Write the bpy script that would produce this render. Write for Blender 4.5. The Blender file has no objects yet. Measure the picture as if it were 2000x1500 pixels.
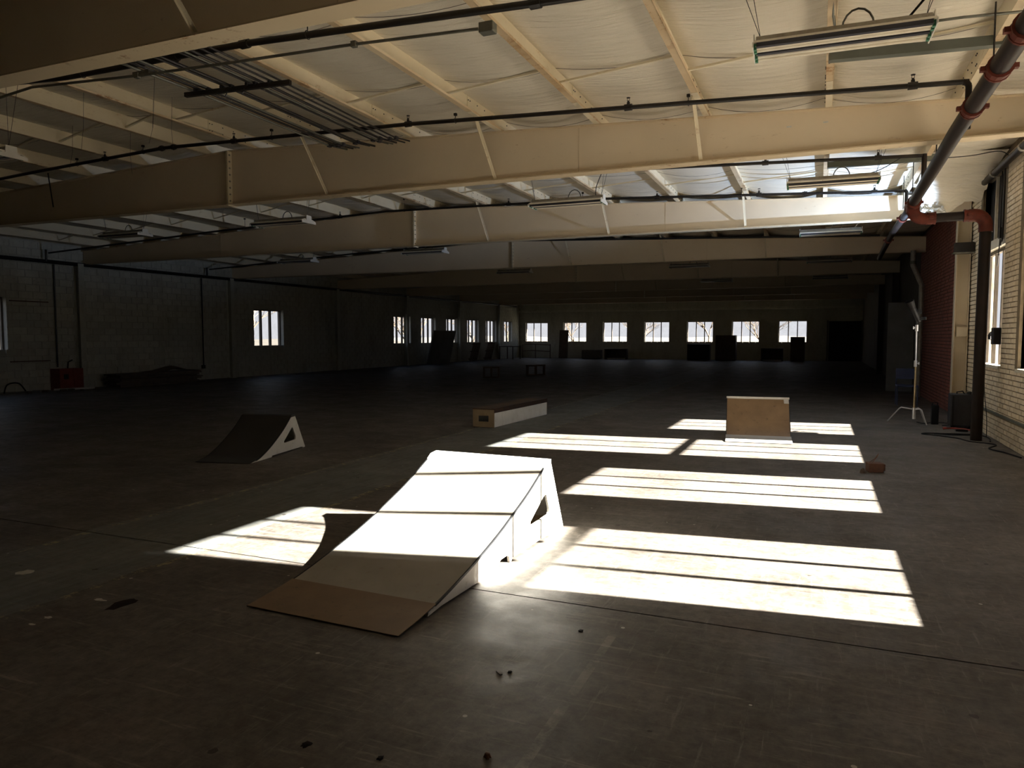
import bpy, math, random
from mathutils import Vector, Matrix, noise
random.seed(7)
SC = bpy.context.scene
COL = SC.collection

# ------------------------------------------------------------------ camera
H = 1.55
cam_d = bpy.data.cameras.new('camera')
cam = bpy.data.objects.new('camera', cam_d)
COL.objects.link(cam)
SC.camera = cam
cam_d.sensor_width = 36.0
cam_d.lens = 25.65
cam_d.clip_end = 500
F = 1425.25
def _dir(px, py):
    return Vector((px - 1000, -(py - 750), -F)).normalized()
ey = _dir(1600, 657); ex = -_dir(-2400, 657); ez = ex.cross(ey)
M3 = Matrix((ex, ey, ez))
cam.matrix_world = Matrix.Translation((0, 0, H)) @ M3.to_4x4()

# ------------------------------------------------------------------ world, sun, exposure
world = bpy.data.worlds.new('world'); SC.world = world
world.use_nodes = True
wn = world.node_tree; wn.nodes.clear()
wo = wn.nodes.new('ShaderNodeOutputWorld'); wb = wn.nodes.new('ShaderNodeBackground')
tc = wn.nodes.new('ShaderNodeTexCoord'); sx = wn.nodes.new('ShaderNodeSeparateXYZ')
cr = wn.nodes.new('ShaderNodeValToRGB')
wn.links.new(tc.outputs['Generated'], sx.inputs[0]); wn.links.new(sx.outputs['Z'], cr.inputs[0])
cr.color_ramp.elements[0].position = 0.0; cr.color_ramp.elements[0].color = (0.86, 0.87, 0.92, 1)
cr.color_ramp.elements[1].position = 0.6; cr.color_ramp.elements[1].color = (0.42, 0.56, 0.86, 1)
wn.links.new(cr.outputs[0], wb.inputs[0]); wn.links.new(wb.outputs[0], wo.inputs[0])
wb.inputs[1].default_value = 0.95

sun_d = bpy.data.lights.new('sun', 'SUN'); sun = bpy.data.objects.new('sun', sun_d); COL.objects.link(sun)
sun_d.energy = 96.0; sun_d.angle = math.radians(0.55); sun_d.color = (1.0, 0.95, 0.86)
SUN = Vector((-1.0, -0.115, -0.582)).normalized()
sun.rotation_euler = SUN.to_track_quat('-Z', 'Y').to_euler()
sun.location = (12, 5, 9)

SC.view_settings.view_transform = 'Standard'
SC.view_settings.look = 'None'
SC.view_settings.gamma = 1.0
SC.view_settings.exposure = 0.0
SC.view_settings.use_curve_mapping = False
SC.cycles.use_denoising = True
SC.cycles.max_bounces = 10
SC.cycles.diffuse_bounces = 6
SC.cycles.glossy_bounces = 4
SC.cycles.transparent_max_bounces = 12
SC.cycles.sample_clamp_indirect = 6.0
SC.cycles.caustics_reflective = False
SC.cycles.caustics_refractive = False

# ------------------------------------------------------------------ materials
MATS = {}
class NT:
    def __init__(s, name):
        m = bpy.data.materials.new(name); m.use_nodes = True
        s.m = m; s.t = m.node_tree; s.b = s.t.nodes['Principled BSDF']; s.out = s.t.nodes['Material Output']
    def n(s, t, **k):
        x = s.t.nodes.new(t)
        for a, v in k.items(): setattr(x, a, v)
        return x
    def l(s, a, b): s.t.links.new(a, b)
    def coord(s, scale=(1, 1, 1), rot=(0, 0, 0), space='Object'):
        c = s.n('ShaderNodeTexCoord'); m = s.n('ShaderNodeMapping')
        m.inputs['Scale'].default_value = scale; m.inputs['Rotation'].default_value = rot
        if space == 'World':
            g = s.n('ShaderNodeNewGeometry'); s.l(g.outputs['Position'], m.inputs[0])
        else: s.l(c.outputs[space], m.inputs[0])
        return m.outputs[0]
    def noise(s, vec, scale, detail=4, rough=0.55, dist=0.0):
        x = s.n('ShaderNodeTexNoise'); s.l(vec, x.inputs['Vector'])
        x.inputs['Scale'].default_value = scale; x.inputs['Detail'].default_value = detail
        x.inputs['Roughness'].default_value = rough; x.inputs['Distortion'].default_value = dist
        return x.outputs['Fac']
    def ramp(s, fac, stops):
        r = s.n('ShaderNodeValToRGB'); e = r.color_ramp.elements
        while len(e) < len(stops): e.new(0.5)
        for i, (p, c) in enumerate(stops):
            e[i].position = p; e[i].color = (c, c, c, 1) if isinstance(c, (int, float)) else (*c, 1)
        s.l(fac, r.inputs[0]); return r.outputs[0]
    def mix(s, fac, a, b, mode='MIX'):
        x = s.n('ShaderNodeMix', data_type='RGBA', blend_type=mode)
        if isinstance(fac, (int, float)): x.inputs[0].default_value = fac
        else: s.l(fac, x.inputs[0])
        for i, v in ((6, a), (7, b)):
            if isinstance(v, tuple): x.inputs[i].default_value = (*v, 1)
            else: s.l(v, x.inputs[i])
        return x.outputs[2]
    def math(s, op, a, b=0.0, c=0.0):
        x = s.n('ShaderNodeMath', operation=op)
        for i, v in enumerate((a, b, c)):
            if isinstance(v, (int, float)): x.inputs[i].default_value = v
            else: s.l(v, x.inputs[i])
        return x.outputs[0]
    def bump(s, h, strength=0.2, dist=0.01):
        x = s.n('ShaderNodeBump'); x.inputs['Strength'].default_value = strength
        x.inputs['Distance'].default_value = dist; s.l(h, x.inputs['Height'])
        s.l(x.outputs[0], s.b.inputs['Normal'])
    def col(s, c):
        if isinstance(c, tuple): s.b.inputs['Base Color'].default_value = (*c, 1)
        else: s.l(c, s.b.inputs['Base Color'])
    def set(s, rough=0.6, metal=0.0, spec=0.5):
        if isinstance(rough, (int, float)): s.b.inputs['Roughness'].default_value = rough
        else: s.l(rough, s.b.inputs['Roughness'])
        s.b.inputs['Metallic'].default_value = metal
        s.b.inputs['Specular IOR Level'].default_value = spec

def simple(name, a, b=None, scale=6, rough=0.6, metal=0.0, spec=0.5, bump=0.0, dark=None, space='World'):
    """two-tone noise colour with optional dark spots and bump"""
    k = NT(name); v = k.coord(space=space)
    b = b or tuple(x * 0.75 for x in a)
    c = k.mix(k.ramp(k.noise(v, scale, 5), [(0.35, 0.0), (0.65, 1.0)]), a, b)
    if dark:
        f = k.ramp(k.noise(v, scale * 3.1, 6, 0.7), [(0.60, 0.0), (0.70, 1.0)])
        c = k.mix(k.math('MULTIPLY', f, 0.8), c, dark)
    k.col(c); k.set(rough, metal, spec)
    if bump: k.bump(k.noise(v, scale * 6, 4), bump)
    MATS[name] = k.m; return k.m

def concrete():
    k = NT('concrete_floor'); w = k.coord(space='World')
    base = k.mix(k.ramp(k.noise(w, 0.9, 6, 0.6), [(0.34, 0.0), (0.66, 1.0)]), (0.080, 0.070, 0.059), (0.152, 0.134, 0.116))
    fine = k.ramp(k.noise(w, 14, 6, 0.75), [(0.3, 0.50), (0.7, 1.35)])
    base = k.mix(1.0, base, fine, 'MULTIPLY')
    # long scuffs, stretched two ways
    sc1 = k.ramp(k.noise(k.coord((1.1, 14, 1), (0, 0, 0.5), 'World'), 2.0, 8, 0.75, 0.4), [(0.56, 0.0), (0.70, 1.0)])
    base = k.mix(k.math('MULTIPLY', sc1, 0.65), base, (0.34, 0.31, 0.26))
    sc2 = k.ramp(k.noise(k.coord((13, 1.3, 1), (0, 0, 0.25), 'World'), 2.2, 8, 0.75, 0.5), [(0.57, 0.0), (0.72, 1.0)])
    base = k.mix(k.math('MULTIPLY', sc2, 0.50), base, (0.32, 0.30, 0.27))
    dk = k.ramp(k.noise(w, 3.1, 8, 0.7, 0.3), [(0.55, 0.0), (0.72, 1.0)])
    base = k.mix(k.math('MULTIPLY', dk, 0.75), base, (0.075, 0.055, 0.043))
    rd = k.ramp(k.noise(w, 1.7, 4, 0.6), [(0.56, 0.0), (0.75, 1.0)])
    base = k.mix(k.math('MULTIPLY', rd, 0.22), base, (0.20, 0.125, 0.09))
    # worn painted aisle between two faded yellow lines (runs with the right wall)
    s = k.n('ShaderNodeSeparateXYZ'); k.l(w, s.inputs[0]); X = s.outputs['X']; Y = s.outputs['Y']
    wob = k.math('MULTIPLY', k.math('SUBTRACT', k.noise(k.coord((1, 0.6, 1), space='World'), 3, 3), 0.5), 0.16)
    Xw = k.math('ADD', X, wob)
    aisle = k.math('MULTIPLY', k.math('GREATER_THAN', -4.12, Xw), k.math('GREATER_THAN', Xw, -5.35))
    streak = k.ramp(k.noise(k.coord((9, 0.7, 1), space='World'), 2.0, 8, 0.7), [(0.35, 0.25), (0.7, 1.0)])
    near = k.ramp(Y, [(0.0, 1.0), (1.0, 1.0)])
    base = k.mix(k.math('MULTIPLY', aisle, k.math('MULTIPLY', streak, 0.75)), base, (0.18, 0.205, 0.20))
    for xc, wd in ((-4.10, 0.035), (-5.30, 0.03)):
        ln = k.math('LESS_THAN', k.math('ABSOLUTE', k.math('SUBTRACT', Xw, xc)), wd)
        wear = k.ramp(k.noise(w, 7, 6, 0.8), [(0.5, 0.0), (0.58, 1.0)])
        base = k.mix(k.math('MULTIPLY', k.math('MULTIPLY', ln, wear), 0.7), base, (0.46, 0.41, 0.20))
    ln = k.math('LESS_THAN', k.math('ABSOLUTE', k.math('SUBTRACT', X, -0.95)), 0.022)
    wear = k.ramp(k.noise(w, 5, 6, 0.8), [(0.42, 0.0), (0.55, 1.0)])
    base = k.mix(k.math('MULTIPLY', k.math('MULTIPLY', k.math('MULTIPLY', ln, wear), k.math('LESS_THAN', Y, 3.6)), 0.28), base, (0.40, 0.37, 0.30))
    # chips of white and dark specks
    vo = k.n('ShaderNodeTexVoronoi'); k.l(w, vo.inputs['Vector']); vo.inputs['Scale'].default_value = 5.5
    hs = k.n('ShaderNodeSeparateColor'); k.l(vo.outputs['Color'], hs.inputs[0])
    sp = k.math('MULTIPLY', k.math('LESS_THAN', vo.outputs['Distance'], 0.06), k.math('GREATER_THAN', hs.outputs[0], 0.72))
    base = k.mix(k.math('MULTIPLY', sp, 0.75), base, (0.62, 0.60, 0.54))
    vo2 = k.n('ShaderNodeTexVoronoi'); k.l(k.coord((1, 1, 1), (0, 0, 1), 'World'), vo2.inputs['Vector']); vo2.inputs['Scale'].default_value = 3.7
    hs2 = k.n('ShaderNodeSeparateColor'); k.l(vo2.outputs['Color'], hs2.inputs[0])
    nz = k.math('ADD', vo2.outputs['Distance'], k.math('MULTIPLY', k.noise(w, 40, 3), 0.10))
    sp2 = k.math('MULTIPLY', k.math('LESS_THAN', nz, 0.12), k.math('GREATER_THAN', hs2.outputs[1], 0.6))
    base = k.mix(k.math('MULTIPLY', sp2, 0.9), base, (0.03, 0.024, 0.02))
    k.col(base)
    k.set(k.ramp(k.noise(w, 2.3, 6, 0.7), [(0.3, 0.42), (0.7, 0.72)]), 0, 0.42)
    k.bump(k.noise(w, 30, 6, 0.7), 0.25, 0.004)
    MATS['floor'] = k.m
concrete()

def painted_steel(name, a, b, rust=(0.28, 0.13, 0.05), amt=0.5, lo=0.60):
    k = NT(name); w = k.coord(space='World')
    c = k.mix(k.ramp(k.noise(w, 1.3, 4), [(0.3, 0.0), (0.7, 1.0)]), a, b)
    st = k.ramp(k.noise(k.coord((1, 1, 3.0), space='World'), 5.5, 9, 0.8), [(lo, 0.0), (lo + 0.07, 1.0)])
    big = k.ramp(k.noise(w, 0.8, 3), [(0.45, 0.0), (0.6, 1.0)])
    c = k.mix(k.math('MULTIPLY', k.math('MULTIPLY', st, big), amt), c, rust)
    k.col(c); k.set(0.5, 0.0, 0.4)
    MATS[name] = k.m
painted_steel('beam_web', (0.78, 0.66, 0.49), (0.83, 0.71, 0.54), amt=0.6, lo=0.60)
painted_steel('beam_flange', (0.72, 0.60, 0.42), (0.66, 0.54, 0.36), (0.32, 0.15, 0.05), 0.9, 0.55)
painted_steel('purlin', (0.80, 0.72, 0.55), (0.72, 0.63, 0.45), (0.40, 0.22, 0.08), 0.6, 0.56)
painted_steel('purlin_lip', (0.70, 0.58, 0.40), (0.50, 0.36, 0.20), (0.32, 0.16, 0.06), 0.9, 0.5)
painted_steel('column_paint', (0.62, 0.52, 0.36), (0.54, 0.44, 0.30), (0.2, 0.12, 0.06), 0.5, 0.62)

def fabric():
    k = NT('ceiling_vinyl'); w = k.coord(space='World')
    c = k.mix(k.ramp(k.noise(w, 0.7, 3), [(0.3, 0.0), (0.7, 1.0)]), (0.90, 0.84, 0.71), (0.86, 0.79, 0.65))
    k.col(c); k.set(0.42, 0, 0.35)
    folds = k.noise(k.coord((0.55, 9.0, 1), (0, 0, 0.05), 'World'), 2.2, 5, 0.6, 0.5)
    f2 = k.noise(k.coord((0.8, 24.0, 1), (0, 0, -0.04), 'World'), 1.6, 3, 0.6, 0.8)
    k.bump(k.math('ADD', folds, k.math('MULTIPLY', f2, 0.4)), 0.9, 0.07)
    MATS['fabric'] = k.m
fabric()

def brickmat(name, a, b, stain, amt=0.5):
    k = NT(name); w = k.coord(space='World')
    oi = k.n('ShaderNodeObjectInfo'); at = k.n('ShaderNodeAttribute', attribute_name='tone')
    c = k.mix(k.ramp(k.noise(w, 7, 5), [(0.3, 0.0), (0.7, 1.0)]), a, b)
    s1 = k.ramp(k.noise(k.coord((1, 1, 0.35), space='World'), 1.5, 8, 0.75), [(0.48, 0.0), (0.68, 1.0)])
    c = k.mix(k.math('MULTIPLY', s1, amt), c, stain)
    s2 = k.ramp(k.noise(w, 22, 4, 0.7), [(0.62, 0.0), (0.68, 1.0)])
    c = k.mix(k.math('MULTIPLY', s2, 0.6), c, tuple(x * 0.5 for x in stain))
    c = k.mix(1.0, c, k.ramp(oi.outputs['Random'], [(0.0, 0.90), (1.0, 1.08)]), 'MULTIPLY')
    k.col(c); k.set(0.65, 0, 0.35); k.bump(k.noise(w, 60, 4), 0.3, 0.004)
    MATS[name] = k.m
brickmat('brick_cream', (0.88, 0.77, 0.59), (0.80, 0.68, 0.50), (0.52, 0.38, 0.19), 0.5)
brickmat('brick_red', (0.44, 0.15, 0.10), (0.30, 0.105, 0.08), (0.17, 0.075, 0.06), 0.5)
brickmat('block_paint', (0.66, 0.66, 0.58), (0.58, 0.58, 0.51), (0.24, 0.21, 0.15), 0.4)
simple('mortar_cream', (0.26, 0.20, 0.12), (0.17, 0.13, 0.08), 9, 0.9)
simple('mortar_red', (0.12, 0.07, 0.05), (0.08, 0.05, 0.04), 9, 0.9)
simple('mortar_block', (0.56, 0.55, 0.48), (0.50, 0.49, 0.43), 5, 0.9)
simple('wall_paint', (0.40, 0.39, 0.34), (0.32, 0.31, 0.27), 1.5, 0.8, dark=(0.20, 0.17, 0.13))
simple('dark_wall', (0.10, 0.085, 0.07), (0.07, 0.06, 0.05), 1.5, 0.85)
simple('black_pipe', (0.022, 0.017, 0.013), (0.013, 0.011, 0.010), 5, 0.42, 0.2, 0.5)
simple('brown_pipe', (0.022, 0.014, 0.011), (0.014, 0.010, 0.008), 5, 0.5, 0.0, 0.18)
simple('red_fitting', (0.13, 0.028, 0.016), (0.075, 0.020, 0.013), 9, 0.55, 0.0, 0.2)
simple('conduit', (0.17, 0.17, 0.14), (0.12, 0.12, 0.10), 5, 0.4, 0.5)
simple('green_grey', (0.13, 0.14, 0.115), (0.10, 0.11, 0.09), 4, 0.6)
simple('galv', (0.40, 0.38, 0.33), (0.30, 0.27, 0.22), 12, 0.45, 0.4, dark=(0.18, 0.12, 0.08))
simple('enamel', (0.78, 0.74, 0.64), (0.70, 0.64, 0.52), 8, 0.4, dark=(0.45, 0.33, 0.2))
simple('white_plastic', (0.80, 0.78, 0.72), (0.74, 0.71, 0.64), 8, 0.4)
simple('lamp_tube', (0.82, 0.76, 0.62), (0.76, 0.68, 0.54), 9, 0.25)
simple('slot_dark', (0.035, 0.035, 0.045), None, 5, 0.35)
simple('socket_green', (0.05, 0.22, 0.12), (0.03, 0.14, 0.08), 20, 0.5)
simple('black_plastic', (0.012, 0.012, 0.013), (0.008, 0.008, 0.009), 9, 0.5, 0, 0.3)
simple('case_fabric', (0.040, 0.038, 0.042), (0.026, 0.025, 0.028), 9, 0.75, bump=0.2)
simple('rubber', (0.010, 0.009, 0.009), None, 9, 0.6, 0, 0.25)
simple('chrome', (0.82, 0.82, 0.83), (0.74, 0.74, 0.75), 3, 0.34, 0.7)
simple('brass_tube', (0.55, 0.45, 0.28), (0.48, 0.38, 0.22), 3, 0.3, 0.9)
simple('ramp_top', (0.40, 0.37, 0.32), (0.33, 0.305, 0.26), 3.5, 0.33, 0, 0.5, dark=(0.27, 0.20, 0.13))
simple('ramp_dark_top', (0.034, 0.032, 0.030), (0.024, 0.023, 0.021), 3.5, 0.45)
simple('ramp_brown_top', (0.30, 0.19, 0.095), (0.22, 0.135, 0.065), 3.5, 0.5, dark=(0.12, 0.075, 0.04))
simple('kick_plate', (0.25, 0.17, 0.105), (0.20, 0.135, 0.085), 6, 0.42, 0.1, dark=(0.12, 0.09, 0.06))
simple('kick_plate_pale', (0.50, 0.50, 0.48), (0.44, 0.43, 0.41), 6, 0.4, 0.1)
simple('white_paint', (0.80, 0.79, 0.74), (0.72, 0.70, 0.64), 5, 0.5, dark=(0.42, 0.38, 0.30))
simple('bare_ply', (0.46, 0.36, 0.23), (0.38, 0.29, 0.18), 5, 0.6)
simple('dark_wood', (0.13, 0.085, 0.055), (0.085, 0.055, 0.036), 5, 0.6)
simple('steel_edge', (0.055, 0.04, 0.034), (0.09, 0.05, 0.035), 14, 0.4, 0.6)
simple('edge_steel_shadow', (0.022, 0.024, 0.027), (0.015, 0.016, 0.018), 9, 0.55, 0.3)
simple('rusty_block', (0.17, 0.075, 0.038), (0.11, 0.05, 0.03), 16, 0.75)
simple('red_paint', (0.30, 0.06, 0.035), (0.22, 0.045, 0.03), 5, 0.5)
simple('gyp_board', (0.24, 0.24, 0.23), (0.19, 0.185, 0.175), 2.5, 0.8)
simple('plank_wood', (0.16, 0.13, 0.10), (0.11, 0.09, 0.075), 5, 0.8)
simple('pallet_wood', (0.17, 0.11, 0.07), (0.12, 0.08, 0.05), 5, 0.8)
simple('blue_chair', (0.05, 0.07, 0.16), (0.04, 0.05, 0.11), 5, 0.5)
simple('window_frame', (0.16, 0.13, 0.10), (0.11, 0.09, 0.07), 8, 0.6)
simple('sill_paint', (0.72, 0.68, 0.58), (0.62, 0.56, 0.44), 8, 0.55, dark=(0.32, 0.24, 0.15))
simple('cloudy_wool', (0.80, 0.78, 0.72), (0.68, 0.64, 0.55), 9, 0.95)
simple('cable_red', (0.35, 0.05, 0.03), None, 9, 0.5)
simple('outside_ground', (0.048, 0.042, 0.034), (0.040, 0.038, 0.028), 0.15, 0.95)
simple('bark', (0.12, 0.09, 0.06), (0.09, 0.066, 0.045), 3, 0.9)
simple('hill', (0.075, 0.068, 0.06), (0.06, 0.058, 0.046), 0.06, 1.0)
simple('hill_brush', (0.032, 0.027, 0.020), (0.024, 0.020, 0.014), 0.3, 1.0)
simple('bounce_paving', (0.44, 0.40, 0.34), (0.38, 0.345, 0.29), 0.8, 0.9)
simple('stain_dark', (0.012, 0.008, 0.006), (0.02, 0.013, 0.010), 30, 0.8, 0, 0.15)
simple('paint_white', (0.62, 0.60, 0.55), (0.5, 0.48, 0.43), 30, 0.7)
simple('tape_white', (0.72, 0.70, 0.66), (0.6, 0.58, 0.54), 30, 0.6)
simple('far_house', (0.14, 0.10, 0.085), (0.12, 0.085, 0.07), 0.6, 0.9)

def glass():
    k = NT('window_glass'); t = k.t
    tr = k.n('ShaderNodeBsdfTransparent'); gl = k.n('ShaderNodeBsdfGlossy'); mx = k.n('ShaderNodeMixShader')
    w = k.coord(space='World')
    k.l(k.mix(k.ramp(k.noise(w, 3, 6, 0.7), [(0.35, 0.0), (0.7, 1.0)]), (0.985, 0.985, 0.985), (0.93, 0.93, 0.925)), tr.inputs[0])
    gl.inputs['Roughness'].default_value = 0.05
    mx.inputs[0].default_value = 0.03
    k.l(tr.outputs[0], mx.inputs[1]); k.l(gl.outputs[0], mx.inputs[2]); k.l(mx.outputs[0], k.out.inputs[0])
    MATS['glass'] = k.m
glass()

# ------------------------------------------------------------------ mesh helpers
def tag(o, label=None, cat=None, group=None, kind=None):
    if label: o['label'] = label
    if cat: o['category'] = cat
    if group: o['group'] = group
    if kind: o['kind'] = kind
    return o
def empty(name, loc, rz=0.0, label=None, cat=None, group=None, kind=None):
    o = bpy.data.objects.new(name, None); COL.objects.link(o)
    o.empty_display_size = 0.1
    o.location = loc; o.rotation_euler = (0, 0, rz)
    o['_l'] = 0; del o['_l']
    return tag(o, label, cat, group, kind)
def tm(o):
    return Matrix.Translation(o.location) @ o.rotation_euler.to_matrix().to_4x4()

class MB:
    def __init__(s): s.v = []; s.f = []
    def add(s, vs, fs):
        n = len(s.v); s.v += [tuple(v) for v in vs]; s.f += [tuple(i + n for i in f) for f in fs]
        return s
    def box(s, x0, x1, y0, y1, z0, z1, skip=()):
        vs = [(x0,y0,z0),(x1,y0,z0),(x1,y1,z0),(x0,y1,z0),(x0,y0,z1),(x1,y0,z1),(x1,y1,z1),(x0,y1,z1)]
        fs = {'b':(0,3,2,1),'t':(4,5,6,7),'f':(0,1,5,4),'r':(1,2,6,5),'k':(2,3,7,6),'l':(3,0,4,7)}
        return s.add(vs, [f for k_, f in fs.items() if k_ not in skip])
    def cbox(s, c, d, rot=None):
        """box centred at c with size d, optional 3x3/4x4 rotation"""
        R = rot.to_3x3() if rot else Matrix.Identity(3)
        vs = []
        for dz in (-.5, .5):
            for dx, dy in ((-.5,-.5),(.5,-.5),(.5,.5),(-.5,.5)):
                vs.append(Vector(c) + R @ Vector((dx*d[0], dy*d[1], dz*d[2])))
        return s.add(vs, [(0,3,2,1),(4,5,6,7),(0,1,5,4),(1,2,6,5),(2,3,7,6),(3,0,4,7)])
    def bar(s, p, q, w, h, up=(0,0,1)):
        p = Vector(p); q = Vector(q); d = (q - p).normalized(); u = Vector(up)
        side = d.cross(u)
        if side.length < 1e-4: side = Vector((1,0,0))
        side.normalize(); u = side.cross(d).normalized()
        vs = []
        for c in (p, q):
            for a, b in ((-1,-1),(1,-1),(1,1),(-1,1)): vs.append(c + side*a*w/2 + u*b*h/2)
        return s.add(vs, [(0,1,2,3),(7,6,5,4),(0,4,5,1),(1,5,6,2),(2,6,7,3),(3,7,4,0)])
    def tube(s, pts, r, n=8, caps=True):
        pts = [Vector(p) for p in pts]
        rs = r if isinstance(r, (list, tuple)) else [r]*len(pts)
        keep = [0] + [i for i in range(1, len(pts)) if (pts[i]-pts[i-1]).length > 1e-5]
        pts = [pts[i] for i in keep]; rs = [rs[i] for i in keep]
        rings = []; prev = None
        for i, p in enumerate(pts):
            if i == 0: d = pts[1]-pts[0]
            elif i == len(pts)-1: d = pts[-1]-pts[-2]
            else: d = (pts[i+1]-pts[i]).normalized() + (pts[i]-pts[i-1]).normalized()
            d.normalize()
            if prev is None:
                a = Vector((0,0,1)) if abs(d.z) < 0.9 else Vector((1,0,0))
                u = d.cross(a).normalized()
            else:
                u = (prev - d*prev.dot(d)).normalized()
            prev = u; w = d.cross(u)
            rings.append([p + (u*math.cos(2*math.pi*k/n) + w*math.sin(2*math.pi*k/n))*rs[i] for k in range(n)])
        vs = [v for r_ in rings for v in r_]; fs = []
        for i in range(len(pts)-1):
            for k in range(n):
                a = i*n+k; b = i*n+(k+1)%n; fs.append((a, b, b+n, a+n))
        if caps:
            fs.append(tuple(range(n-1, -1, -1))); m = (len(pts)-1)*n; fs.append(tuple(range(m, m+n)))
        return s.add(vs, fs)
    def prism(s, prof, y0, y1, axis='y'):
        """profile polygon extruded along an axis. axis x: prof=(y,z); y: prof=(x,z); z: prof=(x,y)"""
        def P(a, b, t): return {'x':(t,a,b),'y':(a,t,b),'z':(a,b,t)}[axis]
        n = len(prof)
        vs = [P(a,b,y0) for a,b in prof] + [P(a,b,y1) for a,b in prof]
        fs = [(i,(i+1)%n,(i+1)%n+n,i+n) for i in range(n)] + [tuple(range(n-1,-1,-1)), tuple(range(n,2*n))]
        return s.add(vs, fs)
    def build(s, name, mat, parent=None, smooth=False, local=False, **kw):
        me = bpy.data.meshes.new(name)
        vs = s.v
        loc = None
        if parent is not None and not local:
            inv = tm(parent).inverted() if parent.parent is None else (tm(parent.parent) @ tm(parent)).inverted()
            vs = [tuple(inv @ Vector(v)) for v in vs]
        elif parent is None:
            xs = [v[0] for v in vs]; ys = [v[1] for v in vs]; zs = [v[2] for v in vs]
            loc = ((min(xs)+max(xs))/2, (min(ys)+max(ys))/2, min(zs))
            vs = [(v[0]-loc[0], v[1]-loc[1], v[2]-loc[2]) for v in vs]
        me.from_pydata(vs, [], s.f); me.update()
        me.materials.append(MATS[mat])
        if smooth:
            for p in me.polygons: p.use_smooth = True
            try: me.set_sharp_from_angle(angle=math.radians(40))
            except Exception: pass
        o = bpy.data.objects.new(name, me); COL.objects.link(o)
        if loc: o.location = loc
        if parent is not None: o.parent = parent
        return tag(o, **kw)
def bevel(o, w=0.01, seg=2):
    m = o.modifiers.new('bevel', 'BEVEL'); m.width = w; m.segments = seg; m.limit_method = 'ANGLE'
    return o
def arc(c, r, a0, a1, u, w, n=6):
    """points on an arc about c in the plane of u, w"""
    c = Vector(c); u = Vector(u); w = Vector(w)
    return [c + u*r*math.cos(a0+(a1-a0)*i/n) + w*r*math.sin(a0+(a1-a0)*i/n) for i in range(n+1)]

# ------------------------------------------------------------------ key dimensions
XR = 2.47          # inner face of the right wall
XL = -20.4         # inner face of the left wall
YF = 50.0          # far wall
YB = -6.0          # wall behind the camera
RIDGE = -8.95
ZB = 3.70          # underside of the rafters
def zroof(x):      # underside of the purlins
    return 4.572 - 0.0422*abs(x - RIDGE)
BEAMS = [4.16, 9.43, 15.36, 21.40, 27.9, 34.0, 40.2, 46.2]

# ------------------------------------------------------------------ floor
floor = MB().box(XL-0.4, XR+0.4, YB-0.4, YF+0.4, -0.12, -0.02).build('floor', 'floor', kind='structure')
for y0, y1 in ((YB, 3.955), (3.967, YF)):
    MB().box(XL, XR, y0, y1, -0.02, 0.0).build('floor_slab', 'floor', floor)

# ------------------------------------------------------------------ walls with openings
RW = [(4.60, 6.11, 4.01), (7.33, 8.88, 2.865), (10.09, 11.64, 4.01), (12.85, 14.40, 2.865)]    # glazing y0, y1, head
SILL = 1.11
MARG = 0.10
def wall_boxes(mb, put, a0, a1, top, ops):
    """ops: (a_start, a_end, z0, z1) sorted; put(a0,a1,z0,z1)"""
    cur = a0
    for s_, e_, z0, z1 in ops:
        if s_ > cur: put(cur, s_, 0, top)
        put(s_, e_, 0, z0)
        if z1 < top: put(s_, e_, z1, top)
        cur = e_
    if cur < a1: put(cur, a1, 0, top)
TOP = 4.75
ropen = [(a-MARG, b+MARG, SILL-0.02, 4.10) for a, b, h in RW]
mb = MB()
wall_boxes(mb, lambda a, b, z0, z1: mb.box(XR+0.012, XR+0.20, a, b, z0, z1), YB, 15.46, TOP, ropen)
wall_r = mb.build('wall_right', 'mortar_cream', kind='structure')
mb = MB(); mb.box(XR+0.012, XR+0.36, 15.46, 22.6, 0, TOP)
mb.build('wall_backing', 'mortar_red', wall_r)
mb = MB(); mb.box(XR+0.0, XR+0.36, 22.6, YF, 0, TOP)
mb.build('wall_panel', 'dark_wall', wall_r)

# bricks: cream near, red beyond the steel column
CH = 0.0725; BL = 0.212
def brick_variant(seed):
    r = random.Random(seed); m = MB()
    j = lambda: r.uniform(-0.0025, 0.0025)
    L = BL-0.012; h = CH-0.011
    x = -0.016 + j()
    vs = [(0.0,0,0),(0.0,L,0),(0.0,L,h),(0.0,0,h),(x+j()*.4,0.004,0.004+j()*.5),(x+j()*.4,L-0.004,0.004),(x+j()*.4,L-0.004,h-0.004),(x+j()*.4,0.004,h-0.004+j()*.5)]
    return vs, [(4,7,6,5),(0,4,5,1),(1,5,6,2),(2,6,7,3),(3,7,4,0)]
VARS = [brick_variant(i) for i in range(6)]
def in_open(y0, y1, z, ops):
    """clip a brick interval to the solid parts of the wall"""
    out = [(y0, y1)]
    for a, b, z0, z1 in ops:
        if z + CH*0.6 > z0 and z < z1:
            nxt = []
            for s_, e_ in out:
                if e_ <= a or s_ >= b: nxt.append((s_, e_))
                else:
                    if s_ < a: nxt.append((s_, a))
                    if e_ > b: nxt.append((b, e_))
            out = nxt
    return [(s_, e_) for s_, e_ in out if e_ - s_ > 0.03]
def brick_meshes(mat):
    r = []
    for i, (vs, fs) in enumerate(VARS):
        me = bpy.data.meshes.new('brick'); me.from_pydata(vs, [], fs); me.update(); me.materials.append(MATS[mat]); r.append(me)
    return r
BM = brick_meshes('brick_cream')
single = []; rest = MB(); red = MB()
ncourse = int(4.22/CH)
BUL = 0.22; BULN = 0.06   # radii of the rounded jambs
bopen = [(a-BULN, b+BUL, z0, z1) for a, b, z0, z1 in ropen]
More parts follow.
